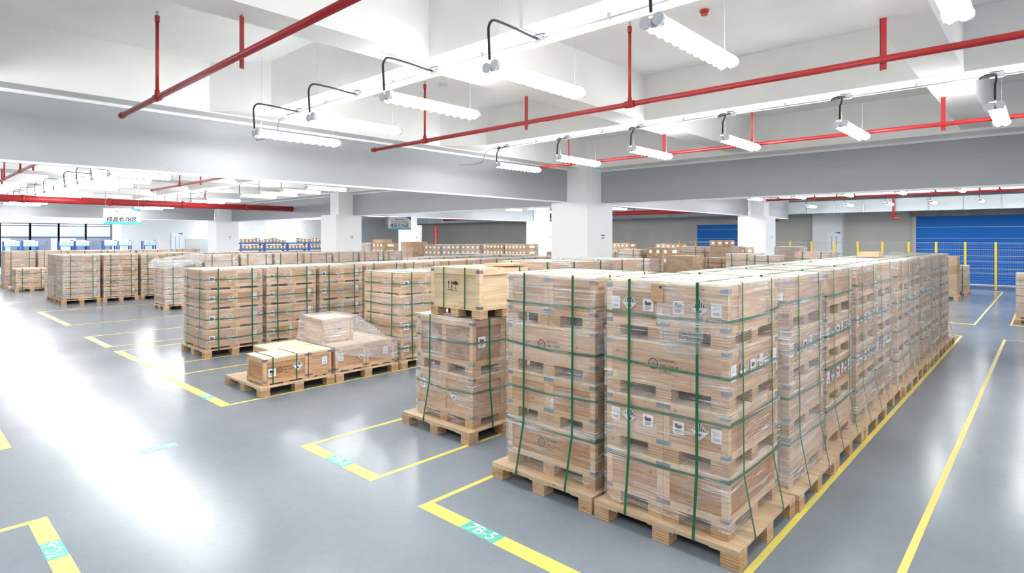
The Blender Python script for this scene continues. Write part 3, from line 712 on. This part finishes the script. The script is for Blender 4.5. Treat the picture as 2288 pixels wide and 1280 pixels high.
def stack(x0, y0, w, d, nlev, hlev, where, pat, detail, film_m='stretch_film', pal_pad=(.03, .05, .04, .04), foot=.11, seed=0, hz=None, marks='right', pal_detail=None, jitter=.0015, planks=0, top_open=False, vx=2, vy=2, group=None):
    """pat: per level 's' single, 'x' two side by side along x, 'y' two along y"""
    zb = .156
    P = (x0-pal_pad[0], x0+w+pal_pad[1], y0-pal_pad[2], y0+d+pal_pad[3])
    pallet(P[0], P[1], P[2], P[3], 'pallet under %s' % where, detail=(2 if detail >= 1 else 1) if pal_detail is None else pal_detail)
    r = random.Random(seed)
    lv = ['bottom', 'second', 'third', 'top'] if nlev == 4 else (['bottom', 'middle', 'top'] if nlev == 3 else (['bottom', 'top'] if nlev == 2 else ['only']))
    for k in range(nlev):
        z = zb+k*hlev; p = pat[k % len(pat)]; h = hlev-.002
        jx, jy = r.uniform(-jitter, jitter), r.uniform(-jitter, jitter)
        g = group or 'strapped wooden crates'
        def mk_marks(cw, cd, single, idx):
            out = []
            zc = foot+(h-foot)*.5
            if detail >= 2 or marks == 'front':
                if single: out.append(('logo', 'f', 0, zc, 1.1))
                elif k in (1, 3) and marks != 'front':
                    s_ = -1 if idx == 0 else 1
                    out += [('paper', 'f', s_*cw*.33, zc, .85), ('hazard', 'f', s_*cw*.08, zc+.01, 1.0), ('battery', 'f', -s_*cw*.25, zc, .9)]
            if marks in ('right', 'front') and detail >= 1:
                if p == 'y' or marks == 'right' and idx == (1 if p == 'x' else 0) or single:
                    if p == 'y':
                        if idx == 0: out += [('battery', 'r', -cd*.3, zc), ('hazard', 'r', cd*.34, zc)]
                        else: out += [('paper', 'r', cd*.2, zc+.02)]
                        if k != 2 and idx == 0: out.append(('logo', 'r', 0.02, zc, .8))
                    elif k == 2 or (k == 1 and r.random() < .3): out += [('paper', 'r', -.42*cd, zc), ('hazard', 'r', -.25*cd, zc), ('battery', 'r', -.05*cd, zc), ('paper', 'r', .12*cd, zc+.02, .8), ('hazard', 'r', .25*cd, zc), ('paper', 'r', .4*cd, zc+.01)]
            return out
        if p == 's':
            crate(x0+w/2+jx, y0+d/2+jy, z, w, d, h, 'wide crate, %s layer, %s' % (lv[k], where), g, detail, foot, marks=mk_marks(w, d, True, 0), planks=planks)
        elif p == 'x':
            for i_ in (0, 1):
                cw = w/2-.004
                crate(x0+w/4+i_*w/2+jx, y0+d/2+jy, z, cw, d, h, '%s crate, %s layer, %s' % (('left', 'right')[i_], lv[k], where), g, detail, foot, marks=mk_marks(cw, d, False, i_), planks=planks)
        else:
            for i_ in (0, 1):
                cd = d/2-.004
                crate(x0+w/2+jx, y0+d/4+i_*d/2+jy, z, w, cd, h, '%s crate, %s layer, %s' % (('near', 'far')[i_], lv[k], where), g, detail, foot, marks=mk_marks(w, cd, False, i_), planks=planks)
    zt = zb+nlev*hlev
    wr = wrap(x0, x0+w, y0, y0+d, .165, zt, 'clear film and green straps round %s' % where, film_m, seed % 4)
    if hz is None: hz = [zb+hlev*(k+.55) for k in range(nlev)]
    straps(x0, x0+w, y0, y0+d, zt, P, [x0+w*(i_+.5)/vx if vx != 2 else x0+w*(.22+.56*i_) for i_ in range(vx)], [y0+d*(.2+.6*i_) for i_ in range(vy)], hz, '', single=detail == 0, parent=wr)

# --- right-hand row (ten stacks)
for i in range(10):
    y0 = 4.44+1.315*i; x0 = -2.93+(0, .03, .01, .02, -.01, .03, .0, .02, .01, .03)[i]
    pat = [['x', 'x', 's', 'x'], ['x', 's', 'x', 'x'], ['x', 'x', 'x', 's']][i % 3]
    where = '%s stack of the long right-hand row' % (ordn(i) if i else 'nearest')
    stack(x0, y0, 1.11, 1.1, 4, .492, where, pat, 2 if i < 3 else 1, 'stretch_film' if i in (0, 2) else 'stretch_film_heavy', seed=i+10,
          hz=[.55, .98, 1.45, 1.88] if i % 2 else [.6, 1.05, 1.42, 1.86], marks='right', pal_pad=(.075, .12, .09, .105), group='strapped wooden crates of the right-hand row')
# loose film pouch and paper note on the nearest stack
def pouch():
    mb = MB(); r = random.Random(4); N, K = 14, 12
    for i in range(N+1):
        for k in range(K+1):
            u, v = i/N, k/K; x = (u-.5)*.46*(1-.25*(1-v)); z = -.34*(1-v)-.05*math.sin(math.pi*u)*(1-v)
            mb.v.append((x, -.006-.045*math.sin(math.pi*u)*math.sin(math.pi*min(1, (1-v)*1.1))-r.uniform(0, .008), z))
    for i in range(N):
        for k in range(K): a = i*(K+1)+k; mb.f.append((a, a+K+1, a+K+2, a+1)); mb.mi.append(0); mb.sm.append(True)
    return mb.mesh('film_pouch', ['film_sheet_thin'])
tag(link('film_pouch', pouch(), None, (-2.2, 4.405, 1.93)), 'torn loose pouch of film hanging on the front of the nearest stack', 'stretch film')
tag(link('paper_note', MB().box(-.055, .055, -.002, 0, -.075, .075).box(.02, .04, -.003, -.002, .04, .06, 1).mesh('paper_note', ['crate_frame_wood', 'ink_black']), None, (-2.42, 4.421, 2.04)), 'cream paper note on the top front of the nearest stack', 'note')
# --- stack left of it
stack(-4.2, 4.5, 1.1, 1.08, 4, .492, 'front stack just left of the long right-hand row', ['s', 'x', 's', 'x'], 2, 'stretch_film_light', seed=3, hz=[.62, .98, 1.42, 1.86], marks='front', pal_pad=(.1, .06, .14, .12))
# --- middle pallet: two wrapped crates and a plain pale crate on top
pallet(-6.45, -5.12, 4.8, 6.12, 'wooden pallet under the three-crate tower in the middle')
X0, X1, Y0, Y1 = -6.28, -5.2, 4.93, 6.0
cx, cy = (X0+X1)/2, (Y0+Y1)/2
crate(cx, cy, .156, 1.08, 1.07, .63, 'wrapped wooden crate at the bottom of the middle tower', None, 2, .1, .02, True, 0, [('battery', 'f', -.42, .42), ('hazard', 'f', .2, .36, 1.1)], pmat='crate_panel_wood')
crate(cx, cy, .788, 1.08, 1.07, .69, 'wrapped crate with brown panels, second in the middle tower', None, 2, .12, .022, True, 0, [('battery', 'r', -.38, .42, 1.15), ('logo', 'r', .1, .45, 1.1)], pmat='brown_fibreboard')
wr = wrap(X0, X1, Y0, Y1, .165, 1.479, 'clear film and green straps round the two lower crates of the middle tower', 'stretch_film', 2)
straps(X0, X1, Y0, Y1, 1.478, (-6.45, -5.12, 4.8, 6.12), [-5.99], [5.2, 5.75], [.6, 1.2], '', parent=wr)
TX0, TX1, TY0, TY1 = -6.02, -4.96+.0, 4.95, 5.9
TX0, TX1 = -6.02, -5.1
tc = crate((TX0+TX1)/2, (TY0+TY1)/2, 1.506, TX1-TX0, TY1-TY0, .62, 'pale plain wooden crate on top of the middle tower', None, 2, .1, .022, False, 0, [('care', 'f', -.02, .40, 1.25), ('paper', 'r', .2, .45, 1.2)], pmat='pale_pine', fmat='pale_pine')
t = tc
for x in (-.2, .2): link('strap', MB().ribbon([(x, -.479, .106), (x, -.479, .625), (x, .479, .625), (x, .479, .106)], .02, 'x', closed=False).mesh('strap', ['green_strap']), t)
link('strap', MB().ribbon([(-.464, .25, .106), (-.464, .25, .63), (.464, .25, .63), (.464, .25, .106)], .02, 'y', closed=False).mesh('strap', ['green_strap']), t)
t = link('wooden_board', MB().box(-5.38, -4.98, 5.62, 6.1, 2.124, 2.15).mesh('wooden_board', ['crate_frame_wood'])); tag(t, 'loose orange-brown board lying on the pale topmost crate', 'board')
t.location = (-.1, -.22, .018)
# stacks behind it
for i in range(2):
    stack(-6.5, 6.75+1.32*i, 1.3, 1.15, 4, .492, '%s stack behind the middle tower' % ordn(i), ['x'], 0, 'stretch_film_heavy', seed=40+i)
# --- low crates in the left bay
pallet(-10.42, -9.04, 4.03, 5.31, 'front wooden pallet under the low open crates')
pallet(-10.42, -9.04, 5.34, 6.64, 'wooden pallet under the film-draped low crates')
def low(x0, x1, y0, y1, z, h, label, marks=(), foot=.025): 
    return crate((x0+x1)/2, (y0+y1)/2, z, x1-x0, y1-y0, h, label, 'low open crates in the left bay', 2, foot, .012, False, 6, marks)
lc = low(-9.74, -9.12, 4.11, 4.86, .156, .44, 'low wooden crate with logo and striped diamond, nearest of the unwrapped ones', [('battery', 'r', -.24, .2, 1.1), ('logo', 'r', -.02, .22, 1.1), ('hazard', 'r', .2, .25, 1.2)])
low(-9.74, -9.12, 4.875, 5.29, .156, .44, 'low wooden crate with a paper label beside the logo crate', [('paper', 'r', .08, .26)])
low(-10.4, -9.76, 4.5, 5.29, .156, .44, 'low wooden crate behind the logo crate')
for k, yy in enumerate((4.26, 4.66)):
    link('strap', MB().ribbon([(-.314, yy-4.485, .03), (-.314, yy-4.485, .444), (.314, yy-4.485, .444), (.314, yy-4.485, .03)], .02, 'y', closed=False).mesh('strap', ['green_strap']), lc)
low(-9.74, -9.12, 5.37, 5.98, .156, .44, 'low film-covered crate beside the gap between the two low pallets', [('paper', 'r', -.2, .26), ('hazard', 'r', .2, .24)])
low(-9.74, -9.12, 5.995, 6.61, .156, .44, 'low film-covered crate at the far end of the low pallets', [('paper', 'r', .1, .26), ('logo', 'r', -.12, .24, .8)])
low(-10.4, -9.76, 5.37, 5.98, .156, .44, 'low film-covered crate at the back near corner')
low(-10.4, -9.76, 5.995, 6.61, .156, .44, 'low film-covered crate at the back far corner')
low(-10.25, -9.6, 5.385, 6.02, .60, .44, 'single crate on the upper layer under the film sheet', [('care', 'r', .0, .22, .9)])
# draped film sheet
def drape():
    mb = MB(); NX, NY = 14, 20; x0, x1, y0, y1 = -10.43, -9.09, 5.33, 6.65; r = random.Random(5)
    def hgt(x, y):
        base = .615
        # crate box on top
        dx = max(-10.36-x, 0, x+9.49); dy = max(5.34-y, 0, y-6.08)
        t1 = 1.068-dy*.76-dx*max(.5, 7-6.5*min(1, max(0, y-5.98)/.35))
        return max(base, t1)
    for i in range(NX+1):
        for j in range(NY+1):
            x = x0+(x1-x0)*i/NX; y = y0+(y1-y0)*j/NY
            mb.v.append((x, y, hgt(x, y)+r.uniform(0, .012)))
    for i in range(NX):
        for j in range(NY):
            a = i*(NY+1)+j; mb.f.append((a, a+NY+1, a+NY+2, a+1)); mb.mi.append(0); mb.sm.append(True)
    # skirts
    def skirt(idx, ox, oy, zlow):
        b0 = len(mb.v)
        for rr_ in range(1, 5):
            for k in idx:
                x, y, z = mb.v[k]; f = rr_/4; mb.v.append((x+ox*f+r.uniform(-.006, .006)*(ox != 0), y+oy*f, z+(zlow(x, y)-z)*f))
        prev = list(idx)
        for rr_ in range(4):
            cur = [b0+rr_*len(idx)+k for k in range(len(idx))]
            for k in range(len(idx)-1): mb.f.append((prev[k], prev[k+1], cur[k+1], cur[k])); mb.mi.append(0); mb.sm.append(True)
            prev = cur
    skirt([NX*(NY+1)+j for j in range(NY+1)], .02, 0, lambda x, y: .50-(.3*(y-5.33)/1.3))
    skirt([i*(NY+1)+NY for i in range(NX+1)], 0, .02, lambda x, y: .3)
    skirt([i*(NY+1) for i in range(NX+1)], 0, -.015, lambda x, y: .62 if x < -9.6 else .55)
    skirt([j for j in range(NY+1)], -.02, 0, lambda x, y: .45)
    return mb.mesh('film_sheet', ['film_sheet'])
tag(link('film_sheet', drape()), 'loose clear film sheet draped from the upper crate down over the low crates', 'stretch film')
# tall stack behind and the rest of that lane
stack(-10.36, 6.76, 1.26, 1.13, 4, .416, 'tall stack just behind the film-draped crates', ['y'], 1, 'stretch_film', foot=.03, seed=21)
for i in range(7):
    stack(-10.36, 8.08+1.3*i, 1.26, 1.13, 2, .832, '%s stack beyond the one behind the film-draped crates' % ordn(i), ['s'], 0, 'stretch_film_heavy', foot=.03, seed=22+i)
for i in range(2):
    stack(-12.05+.0, 12.6+1.3*i, 1.2, 1.13, 4, .46, '%s pink-tinged wrapped stack near the nearest column' % ordn(i), ['s'], 0, 'stretch_film_heavy', foot=.03, seed=33+i) if False else None
# --- tall left row
for i in range(10):
    stack(-14.22, 4.62+1.29*i, 1.27, 1.19, 4 if i < 5 else 2, .416 if i < 5 else .832, '%s stack of the tall left row' % ordn(i), ['y'] if i < 5 else ['s'], 1 if i < 5 else 0, ['stretch_film_light', 'stretch_film_light', 'stretch_film', 'stretch_film'][i % 4] if i else 'stretch_film', foot=.045, seed=50+i, pal_pad=(.05, .05, .045, .035), group='strapped crates of the tall left row')
# --- row with drooping film further left
for i in range(8):
    stack(-23.62, 6.7+1.29*i, 1.15, 1.17, 4 if i < 2 else 2, (.43 if i else .38) if i < 2 else .86, '%s stack in the row with the drooping film' % ordn(i), ['y'] if i < 2 else ['s'], 0 if i > 1 else 1, 'stretch_film_heavy', foot=.03, seed=70+i)
def droop():
    mb = MB(); r = random.Random(8); N = 10
    pr = [(-.05, 1.75), (.0, 1.72), (.35, 1.72), (.7, 1.78), (1.3, 1.92)]
    for j in range(11):
        y = 6.5+j*.14
        for i in range(N+1):
            x = -23.85+1.6*i/N
            z = 1.75+max(0, (y-6.9))*.18+r.uniform(0, .03)
            if i in (0, N) or j == 0: z -= .3
            mb.v.append((x, y, z))
    for j in range(10):
        for i in range(N):
            a = j*(N+1)+i; mb.f.append((a, a+1, a+N+2, a+N+1)); mb.mi.append(0); mb.sm.append(True)
    return mb.mesh('film_sheet', ['film_sheet'])
tag(link('film_sheet', droop()), 'bunched film sheet drooping over the front stack of the far row on the left', 'stretch film')
# --- rows on the left
for i in range(9):
    stack(-28.5, 4.68+1.29*i, 1.18, 1.17, 4 if i < 4 else 2, .42 if i < 4 else .84, '%s stack of the long far-left row' % ordn(i), ['y'] if i < 4 else ['s'], 1 if i < 3 else 0, 'stretch_film' if i else 'stretch_film_heavy', foot=.03, seed=80+i, pal_detail=1)
for i in range(4):
    stack(-30.15, 4.68+1.29*i, 1.25, 1.17, 2, .84, '%s stack tucked behind the long far-left row' % ordn(i), ['s'], 0, 'stretch_film_heavy', foot=.03, seed=90+i)
stack(-36.6, 4.3, 1.3, 1.15, 2, .45, 'low stack at the left edge', ['y'], 1, 'stretch_film_light', foot=.03, seed=95, pal_detail=1)
for i in range(7):
    stack(-39.2, 4.2+1.3*i, 1.25, 1.17, 2, .84, '%s stack of the last row before the blue racks' % ordn(i), ['s'], 0, 'stretch_film_heavy', foot=.03, seed=100+i)
for i in range(3):
    stack(-37.6, 6.9+1.3*i, 1.25, 1.17, 4, .42, '%s stack in front of the last row' % ordn(i), ['s'], 0, 'stretch_film_heavy', foot=.03, seed=110+i)
# --- stock between columns, block further back
for i in range(3):
    stack(-17.4, 13.0+1.3*i, 1.2, 1.15, 4, .41, '%s stack, short row between the left columns' % ordn(i), ['s'], 0, 'stretch_film_heavy', foot=.03, seed=120+i)
def carton(x0, x1, y0, y1, z0, z1, label, group, labels=0, mat_='cardboard', name='cardboard_box'):
    w, d, h = x1-x0, y1-y0, z1-z0
    def mk():
        mb = MB().box(-w/2+.0015, w/2-.0015, -d/2+.003, d/2-.003, 0, h-.003)
        mb.box(-w/2, w/2, -.03, .03, h-.06, h-.0015, 2)
        if labels: mb.box(-w*.16, w*.22, -d/2, -d/2+.003, h*.35, h*.72, 1).box(w/2-.0015, w/2, -d*.2, d*.2, h*.35, h*.72, 1)
        return mb.mesh('carton', [mat_, 'paper_white', 'crate_frame_wood'])
    return tag(link(name, cached(('ct', round(w, 4), round(d, 4), round(h, 4), labels, mat_), mk), None, ((x0+x1)/2, (y0+y1)/2, z0)), label, 'box', group)
def carton_load(x0, x1, y0, y1, ztop, nx, ny, nz, where, labels=1, filmm=None, strap=True):
    """two visible upper layers of single cartons over one big carton that fills the unseen lower half"""
    pallet(x0-.03, x1+.03, y0-.03, y1+.03, 'pallet under %s' % where, detail=1)
    zb = .156; hh = .36 if nz < 5 else .30; ww = (x1-x0)/nx; z1 = ztop-2*hh
    carton(x0+.01, x1-.01, y0+.01, y1-.01, zb, z1-.001, 'big bottom carton of %s' % where, None, 0)
    for k in range(2):
        for i in range(nx):
            carton(x0+i*ww+.003, x0+(i+1)*ww-.003, y0+.003, y1-.003, z1+k*hh, z1+(k+1)*hh-.001, '%s carton from left, %s layer, %s' % (ordn(i), ('lower', 'top')[k], where), 'boxes of '+where, labels)
    if filmm: wrap(x0, x1, y0, y1, .165, ztop, 'stretch film round %s' % where, filmm, 1)
L_ = 'stretch_film_light'; Hv = 'stretch_film_heavy'
stack(-13.95, 21.6, 1.3, 1.2, 4, .463, 'white-topped wrapped stack right of the nearest column', ['s'], 0, Hv, foot=.03, seed=130)
carton_load(-12.3, -11.3, 21.6, 22.6, 2.12, 3, 2, 4, 'labelled carton load behind the nearest column', 1)
carton(-11.05, -9.95, 20.9, 21.9, 1.1, 1.82, 'large plain brown carton in the middle distance', None, 0); carton(-11.05, -9.95, 20.9, 21.9, .158, 1.098, 'crate-sized carton under the large plain one', None, 0)
pallet(-11.1, -9.9, 20.85, 21.95, 'pallet under the large plain brown carton', detail=1)
stack(-12.3, 24, 1.3, 1.2, 4, .49, 'grey strapped load behind the large carton', ['s'], 0, Hv, foot=.03, seed=131)
stack(-10.12, 22.2, .95, 1.2, 4, .39, 'strapped load beside the large carton', ['y'], 0, L_, foot=.03, seed=132)
carton_load(-10.5, -9.62, 23.7, 24.9, 2.14, 2, 2, 4, 'tall carton load before the blue shutter', 0, L_)
for i, xx in enumerate((-10.58, -10.28, -9.98)): carton(xx, xx+.28, 23.8, 24.3, 2.16, 2.42, 'small carton on top of the tall load, %s from left' % ordn(i), 'small cartons on the tall load', 1)
stack(-8.95, 21.6, 1.0, 1.1, 4, .437, 'wrapped load left of the right column foot', ['s'], 0, Hv, foot=.03, seed=133)
stack(-8.9+1.1, 20.9, .8, 1.0, 4, .433, 'greenish load at the right column foot', ['s'], 0, Hv, foot=.03, seed=134)
carton_load(-10.9, -9.9, 26, 27, 2.1, 3, 2, 4, 'brown carton load just left of the right column', 1)
carton_load(-8.0, -7.1, 24, 25, 2.15, 2, 2, 4, 'carton load right of the right column', 0, Hv)
stack(-6.75, 22.4, 1.1, 1.1, 4, .46, 'film-heaped load right of the right column', ['s'], 0, Hv, foot=.03, seed=135)
carton_load(-16.5, -15.0, 30, 31, 2.18, 5, 2, 5, 'far carton load before the grey wall', 1)
carton_load(-19.4, -18.3, 30, 31, 2.2, 4, 2, 5, 'far carton load right of the nearest column', 1)
carton_load(-22.4, -20.9, 22, 23, 2.2, 6, 2, 5, 'carton wall left of the nearest column, left part', 1)
carton_load(-20.8, -19.35, 22, 23, 2.2, 6, 2, 5, 'carton wall left of the nearest column, right part', 1)
for i in range(3): carton_load(-27.4+1.62*i, -25.9+1.62*i, 22, 23.1, 2.1+.02*i, 4, 2, 5, '%s film-wrapped carton load in the middle distance' % ordn(i), 1, L_)
carton_load(-29.7, -28.5, 22, 23.2, 2.28, 2, 2, 3, 'tall brown carton load left of the wrapped ones', 0)
carton_load(-34.2, -33.0, 22, 23.2, 2.17, 3, 2, 4, 'carton load right of the second column', 0, Hv)
carton_load(-32.8, -31.6, 22, 23.2, 2.19, 3, 2, 4, 'second carton load right of the second column', 1)
carton(-33.2, -32.0, 22.3, 23, 2.2, 2.42, 'flat brown carton on top of a load right of the second column', None)
carton(-15.5, -14.9, 18.2, 18.7, 1.9, 2.06, 'flat grey bundle lying on a wrapped stack beside the nearest column', None) if False else None
for i, xx in enumerate((-19.9, -18.4, -16.9)):
    stack(xx, 17.3, 1.2, 1.15, 4, .41, '%s stack in the cross row behind the columns' % ordn(i), ['s'], 0, Hv, foot=.03, seed=140+i)
# pink row left of the nearest column
for i in range(2):
    stack(-14.7+1.36*i, 18.0, 1.22, 1.15, 4, .45, '%s tall load left of the nearest column' % ordn(i), ['s'], 0, Hv, foot=.03, seed=150+i)
# small crate on the right-hand row
carton(-2.62, -2.28, 12.3, 12.7, 2.155, 2.25, 'small flat wooden box on top of the long right-hand row', None, 0, 'crate_frame_wood', 'wooden_box')
# far right loads
carton_load(-3.6, -2.75, 29.6, 30.6, 1.75, 2, 3, 4, 'brown carton load behind the end of the right-hand row', 0)
stack(-3.4, 32.2, .75, 1.1, 3, .37, 'bluish wrapped load beside the yellow posts', ['s'], 0, Hv, foot=.03, seed=160)
stack(-.72, 22.6, 1.1, 1.1, 3, .43, 'load cut by the right edge of the picture', ['s'], 1, Hv, foot=.03, seed=161, pal_detail=2)

# ------------------------------------------------------------------ yellow fence posts before the shutters
fx = [-1.9-1.168*k for k in range(-3, 15)]
for i, x in enumerate(fx):
    t = thing('fence_post', (x, 36.4, 0), 'yellow mesh-fence post, %s from the right before the back wall' % ordn(i), 'post', 'yellow fence posts along the back')
    link('post', cached('fp', lambda: MB().box(-.045, .045, -.045, .045, .012, 2.3).mesh('post', ['yellow_paint'])), t)
    link('base_plate', cached('fb_', lambda: MB().box(-.09, .09, -.09, .09, 0, .012).mesh('base_plate', ['dark_rubber'])), t)
    link('cap', cached('fc', lambda: MB().box(-.048, .048, -.048, .048, 2.3, 2.315).mesh('cap', ['yellow_paint'])), t)
for i in range(len(fx)-1):
    def mk():
        mb = MB(); L = 1.168/2-.05
        for z in (.15, 1.0, 1.62, 2.25): mb.box(-L, L, -.012, .012, z, z+.025)
        for k in range(14): mb.box(-L+2*L*k/13-.002, -L+2*L*k/13+.002, -.002, .002, .15, 2.27)
        for k in range(16): mb.box(-L, L, -.002, .002, .25+.13*k-.002, .25+.13*k+.002)
        return mb.mesh('mesh_panel', ['galvanised'])
    tag(link('mesh_panel', cached('mp', mk), None, (fx[i]-1.168/2, 36.4, 0)), 'wire mesh fence panel, %s from the right before the back wall' % ordn(i), 'fence panel', 'wire mesh panels of the back fence')

# ------------------------------------------------------------------ blue racks
def rack(cx, cy, w, d, zt, label, shelves, sign=None, name='storage_rack'):
    t = thing(name, (cx, cy, 0), label, 'rack')
    up = cached(('up', zt), lambda: MB().box(-.04, .04, -.04, .04, 0, zt).mesh('upright', ['rack_blue']))
    for sx in (-1, 1):
        for sy in (-1, 1): link('upright', up, t, (sx*(d/2-.04), sy*(w/2-.04), 0))
    for z in shelves:
        link('shelf_beam', cached(('sb', w, d), lambda: MB().box(-d/2, -d/2+.05, -w/2, w/2, -.1, 0).box(d/2-.05, d/2, -w/2, w/2, -.1, 0).box(-d/2, d/2, -w/2, w/2, -.004, .012).mesh('shelf_beam', ['rack_blue'])), t, (0, 0, z))
    if sign:
        s_ = link('sign_board', MB().box(0, .02, -w/2+.03, w/2-.03, 0, .42).box(.02, .022, w/2-.2, w/2-.03, .36, .42, 1).box(.02, .022, -w/2+.03, w/2-.03, 0, .06, 2).mesh('sign_board', ['paper_white', 'sign_blue', 'sign_cyan']), t, (d/2, 0, zt-.34))
        l_ = link('lettering', text_mesh(sign, .24, 'sign_cyan'), s_, (.024, 0, .2)); l_.rotation_euler = (math.pi/2, 0, math.pi/2)
    return t
for k, (yc, sg) in enumerate(((5.5, '7G-8'), (6.4, '7G-7'), (8.2, '7G-6'), (9.05, '7G-5'), (10.6, '7G-4'), (11.45, '7G-2'), (12.95, '7G-1'))):
    rack(-47, yc, .78, .6, 2.3, 'blue rack with white sign %s before the windows' % sg, (.5, 1.1, 1.65), sg)
for k in range(4):
    yc = 21.4+2.05*k
    rack(-50, yc, 2.02, .9, 2.1, 'blue pallet rack bay, %s from the left along the white wall' % ordn(k), (.8, 1.55, 2.1))
    r = random.Random(k)
    for lv_, (z, nn) in enumerate(((1.563, 6), (2.113, 6))):
        for i in range(nn):
            if lv_ == 1 and k == 2 and i < 3: continue
            y0 = yc-.92+i*.31; hh = r.choice([.3, .34, .36]) if lv_ == 0 else r.choice([.24, .3, .42])
            carton(-49.95, -49.58, y0, y0+.28, z, z+hh, 'small carton, %s from left, %s shelf, %s blue rack bay' % (ordn(i), ('lower', 'top')[lv_], ordn(k)), 'cartons on the blue racks', 1)

# ------------------------------------------------------------------ signs
def hang_sign(x, y, z0, w, h, big, label, rz):
    t = thing('hanging_sign', (x, y, z0), label, 'sign', None, rz)
    link('panel', MB().box(-w/2, w/2, 0, .03, 0, h).mesh('panel', ['paper_white']), t)
    link('colour_band', MB().box(-w/2, w/2, -.004, 0, 0, h*.15).mesh('colour_band', ['sign_cyan']), t)
    link('blue_corner', MB().prism([(w*.22, h), (w*.5, h), (w*.5, h*.78), (w*.4, h*.86)], -.004, 0).mesh('blue_corner', ['sign_blue']), t)
    l_ = link('lettering', text_mesh(big, h*.32, 'ink_black', bold=.004), t, (0, -.006, h*.3)); l_.rotation_euler = (math.pi/2, 0, 0)
    mb = MB()
    for rr_, zz in enumerate((.62, .5)):
        for k in range(18): mb.box(-w*.36+k*w*.04, -w*.36+k*w*.04+w*.028, -.004, 0, h*zz, h*(zz+.05))
    mb.box(-w*.18, -w*.1, -.004, 0, h*.75, h*.85).box(-w*.08, w*.2, -.004, 0, h*.78, h*.82)
    link('small_print', mb.mesh('small_print', ['ink_grey']), t)
    for s_ in (-1, 1): link('hanging_wire', MB().tube([(s_*w*.45, .015, h), (s_*w*.45, .015, ZB+.0-z0 if ZB-z0 > h else h+.3)], .006, 6).mesh('hanging_wire', ['galvanised']), t)
hang_sign(-21.4, 5.16, 2.93, .97, .5, '成品仓7B区', 'white hanging sign reading 成品仓7B区 with a cyan band, before the windows', math.radians(68))
hang_sign(-24.4, 18, 2.93, 1.3, .65, '成品仓7A区', 'small white hanging sign with cyan band before the far column', math.radians(25))
def banner(x, y, z0, w, h, label, rz):
    t = thing('wall_banner', (x, y, z0), label, 'banner', None, rz)
    link('panel', MB().box(-w/2, w/2, 0, .02, 0, h).mesh('panel', ['paper_white']), t)
    link('blue_corner', MB().prism([(0, h*.97), (w*.5, h), (w*.5, h*.9)], -.004, 0).mesh('blue_corner', ['sign_blue']), t)
    mb = MB(); r = random.Random(2)
    for c_ in (-.2, .15):
        for k in range(10):
            zz = h*(.78-.06*k); mb.box(w*c_, w*(c_+.12), -.004, 0, zz, zz+h*.018).box(w*(c_+.04), w*(c_+.07), -.004, 0, zz-h*.012, zz+h*.035)
    link('lettering', mb.mesh('lettering', ['sign_cyan']), t)
    link('bottom_band', MB().box(-w/2, w/2, -.004, 0, 0, h*.05).mesh('bottom_band', ['sign_cyan']), t)
banner(-9.7, 39.52, 1.52, .72, 1.37, 'notice banner on the white pilaster behind the yellow posts', 0)
banner(-53.9, 16.95, 1.33, .86, 1.62, 'pale blue banner on the left wall beside the grey board', math.pi/2)
t = link('notice_board', MB().box(-53.98, -53.93, 17.65, 19.75, 1.0, 2.45).mesh('notice_board', ['board_grey'])); tag(t, 'plain grey board on the left wall beside the banner', 'board')
